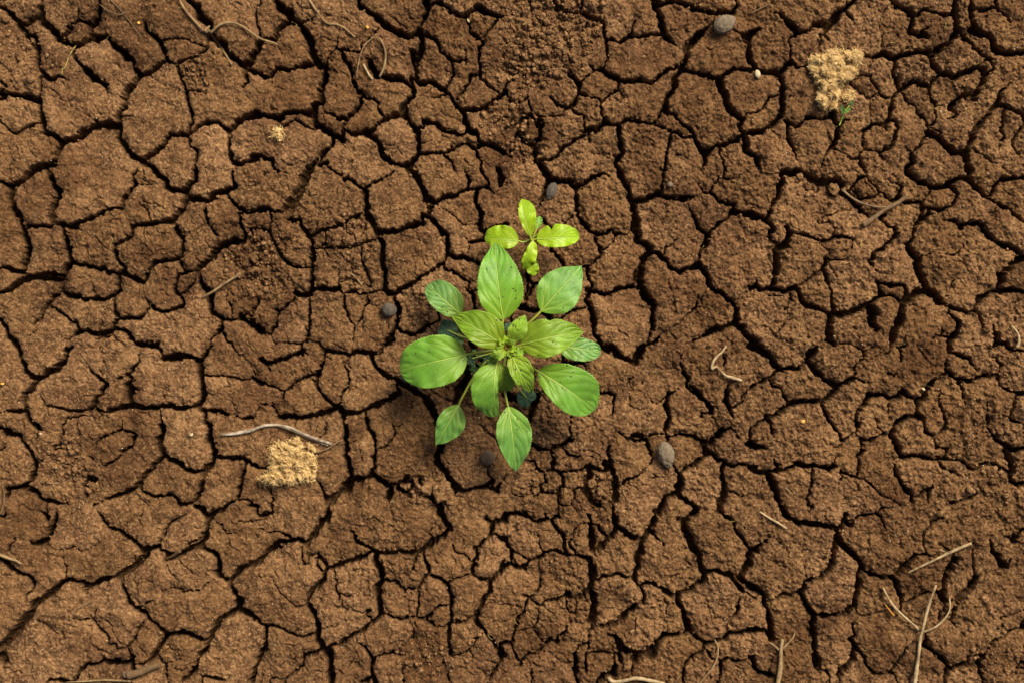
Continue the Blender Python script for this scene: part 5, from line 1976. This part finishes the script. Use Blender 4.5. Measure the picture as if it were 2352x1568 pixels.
pellet('pellet', 1950,1828,29,29,0,26,'brown','soil coloured round pellet below the seedling left of its lowest leaf','pellet',.15,.04,seed=4)
pellet('pellet', 2664,1815,50,33,78,31,'tan','wrinkled grey brown egg shaped pellet lower right of the seedling','pellet',.1,.04,grooves=7,seed=5)
pellet('pebble', 3030,297,17,12,80,11,'cream','smooth cream pebble resting by a crack left of the larger fibre clump','pebble',.1,.03,seed=6)
pellet('pebble', 2680,739,11,10,0,8,'tan','little pale round pebble on the plate right of the slim grey pellet','pebble',.2,.05,seed=7)
pellet('pebble', 765,1738,8,6,-40,5,'cream','tiny cream pebble on a dark plate left of the grey stick','pebble',.1,.1,seed=8)
pellet('pebble', 1873,84,8,4,60,4,'cream','tiny white chip near the top edge left of the crumbled patch','pebble',.1,.1,seed=9)
pellet('husk', 9,1534,8,5,-10,4,'yel','bright orange husk at the left edge','husk',.1,.1,seed=10)
pellet('husk', 3212,1685,8,7,-30,4,'yel','small orange husk on a plate right of the wrinkled pellet','husk',.1,.15,seed=11)
pellet('husk', 1469,110,6,6,0,4,'yel','tiny orange husk on a plate beside the root at the top','husk',.1,.15,seed=12)
pellet('husk', 554,93,6,6,0,4,'yel','tiny orange husk left of the forked twig near the top left','husk',.1,.15,seed=13)
pellet('husk', 162,1734,6,5,0,4,'cream','tiny pale yellow husk on crumbled soil at the far left','husk',.1,.15,seed=14)
pellet('pebble', 3693,1555,8,5,30,5,'cream','small white chip on rough soil at right below the big crack','pebble',.1,.1,seed=15)
pellet('husk', 3764,447,6,3,70,3,'cream','short pale husk on a plate right of the larger fibre clump','husk',.1,.1,seed=16)
# curled shell
bm = bmesh.new(); pts = []; rad = []
for i in range(30):
    a = i*.42; r = 15*(1-i/34)
    pts.append(Vector((r*math.cos(a)*PX, r*.8*math.sin(a)*PX, (3+i*.25)*PX))); rad.append((5.0*(1-i/36))*PX)
tube(bm, pts, rad, 8); sh = finish(bm, 'shell', MS['shell']); sh.location = at(507, 2697, soil_z(507, 2697)+14*PX)
tag(sh, 'tiny curled shell beside the thick dull stick at the bottom edge', 'shell')
# larger loose clods
def crumb_bm(bm, c, r, rng, sub=2, flat=.7):
    t = bmesh.ops.create_icosphere(bm, subdivisions=sub, radius=1)['verts']
    s = rng.random()*50; rx, ry, rz = r*rng.uniform(.8, 1.25), r*rng.uniform(.7, 1.1), r*flat*rng.uniform(.8, 1.1)
    a = rng.random()*6.28; ca, sa = math.cos(a), math.sin(a)
    for v in t:
        p = v.co.copy()
        k = 1+.38*mnoise.noise(p*1.4+Vector((s, 0, 0)))+.16*mnoise.noise(p*3.6+Vector((0, s, 0)))
        x, y, z = p.x*rx*k, p.y*ry*k, p.z*rz*k
        v.co = Vector((x*ca-y*sa, x*sa+y*ca, z))+c
CL = [(3335,757,27,'pear shaped loose soil clod below the wide gap at upper right'),
      (1769,1966,40,'chunky soil clod in the dark hollow below the left leaves'),
      (1845,518,17,'small round soil clod on the crack above the yellow seedling'),
      (1889,557,15,'small upright soil clod right below the round clod above the seedling'),
      (2368,1932,18,'angular pinkish soil clod in the crumbled pit lower right of the seedling'),
      (1706,1955,24,'dark soil clod left of the chunky clod below the seedling'),
      (2512,2660,20,'round soil clod in the crumbled gap near the bottom edge'),
      (3560,770,20,'soil clod under the upper end of the thick broken twig'),
      (2401,1965,16,'flat soil clod right beside the angular clod in the crumbled pit'),
      (3950,1305+8,20,'rounded soil clod near the right edge left of the pale root tip')]
for i, (x, y, r, lb_) in enumerate(CL):
    rng = random.Random(300+i); bm = bmesh.new(); crumb_bm(bm, Vector((0, 0, 0)), r*PX, rng, 4, .75)
    o = finish(bm, 'soil_clod', soil); o.location = at(x, y, soil_z(x, y)+r*PX*.25); tag(o, lb_, 'clod')
# countless crumbs
rng = random.Random(9); bm = bmesh.new(); n = 0
tmpl = bmesh.new(); bmesh.ops.create_icosphere(tmpl, subdivisions=1, radius=1)
TV = np.array([v.co[:] for v in tmpl.verts]); TF = np.array([[v.index for v in f.verts] for f in tmpl.faces]); tmpl.free()
VV = []; FF = []; k = 0; rs2 = np.random.RandomState(3)
def add_crumb(x, y, r, sink=.2):
    global k
    z = float(H[min(max(int((y-ys[0])/STEP+.5), 0), ny-1), min(max(int((x-xs[0])/STEP+.5), 0), nx-1)])
    sc_ = 1+rs2.normal(0, .16, (len(TV), 1)); ax_ = rs2.uniform(.7, 1.2, 3); a = rs2.rand()*6.28
    P = TV*sc_*ax_*r; P = np.stack([P[:, 0]*math.cos(a)-P[:, 1]*math.sin(a), P[:, 0]*math.sin(a)+P[:, 1]*math.cos(a), P[:, 2]*.8], 1)
    VV.append((P + [x-2048, 1365.5-y, z+r*(.8-sink*2)])*PX); FF.append(TF+k*len(TV)); k += 1
for cx, cy, r, cs, dp in CRUMB:
    for _ in range(int(r*r*dp/95)):
        a = rs2.rand()*6.28; q = rs2.rand()**.6*r*1.05
        add_crumb(cx+q*math.cos(a), cy+q*math.sin(a), min(rs2.lognormal(1.45, .6), cs*.42))
m_ = (E > -9) & (E < 2.5) & (DEP > 8)
jj, ii = np.nonzero(m_); sel = rs2.choice(len(jj), 4200, replace=False)
for s_ in sel: add_crumb(xs[ii[s_]]+rs2.uniform(-2, 2), ys[jj[s_]]+rs2.uniform(-2, 2), min(rs2.lognormal(1.2, .5), 10))
for _ in range(1500): add_crumb(rs2.uniform(-180, 4280), rs2.uniform(-180, 2900), min(rs2.lognormal(.75, .4), 6))
me = mesh_np('soil_crumbs', np.concatenate(VV), np.concatenate(FF), smooth=True)
tag(put('soil_crumbs', me, None, soil), 'loose brown soil crumbs scattered over the plates and crumbled patches', 'soil crumbs', kind='stuff')
# pale grit and straw dust
VV = []; FF = []; k = 0
for _ in range(900): add_crumb(rs2.uniform(-180, 4280), rs2.uniform(-180, 2900), rs2.uniform(1.2, 2.8), 0)
me = mesh_np('pale_grit', np.concatenate(VV), np.concatenate(FF), smooth=False)
tag(put('pale_grit', me, None, MS['cream']), 'specks of pale grit sprinkled over the brown soil', 'grit', kind='stuff')
bm = bmesh.new()
for _ in range(110):
    x, y = rng.uniform(20, 4070), rng.uniform(20, 2700); a = rng.random()*6.28; ln = rng.uniform(10, 34)
    pts_ = [(x+ln*t*math.cos(a+t*.6), y+ln*t*math.sin(a+t*.6)) for t in (0, .35, .7, 1)]
    w_ = [at(q[0], q[1], soil_z(*q)+rng.uniform(1, 3)*PX) for q in pts_]
    tube(bm, w_, [rng.uniform(.5, 1.1)*PX]*3+[.3*PX], 4)
tag(finish(bm, 'straw_dust', TW['yellow']), 'short hair thin straw fibres strewn over the soil', 'straw fibres', kind='stuff')
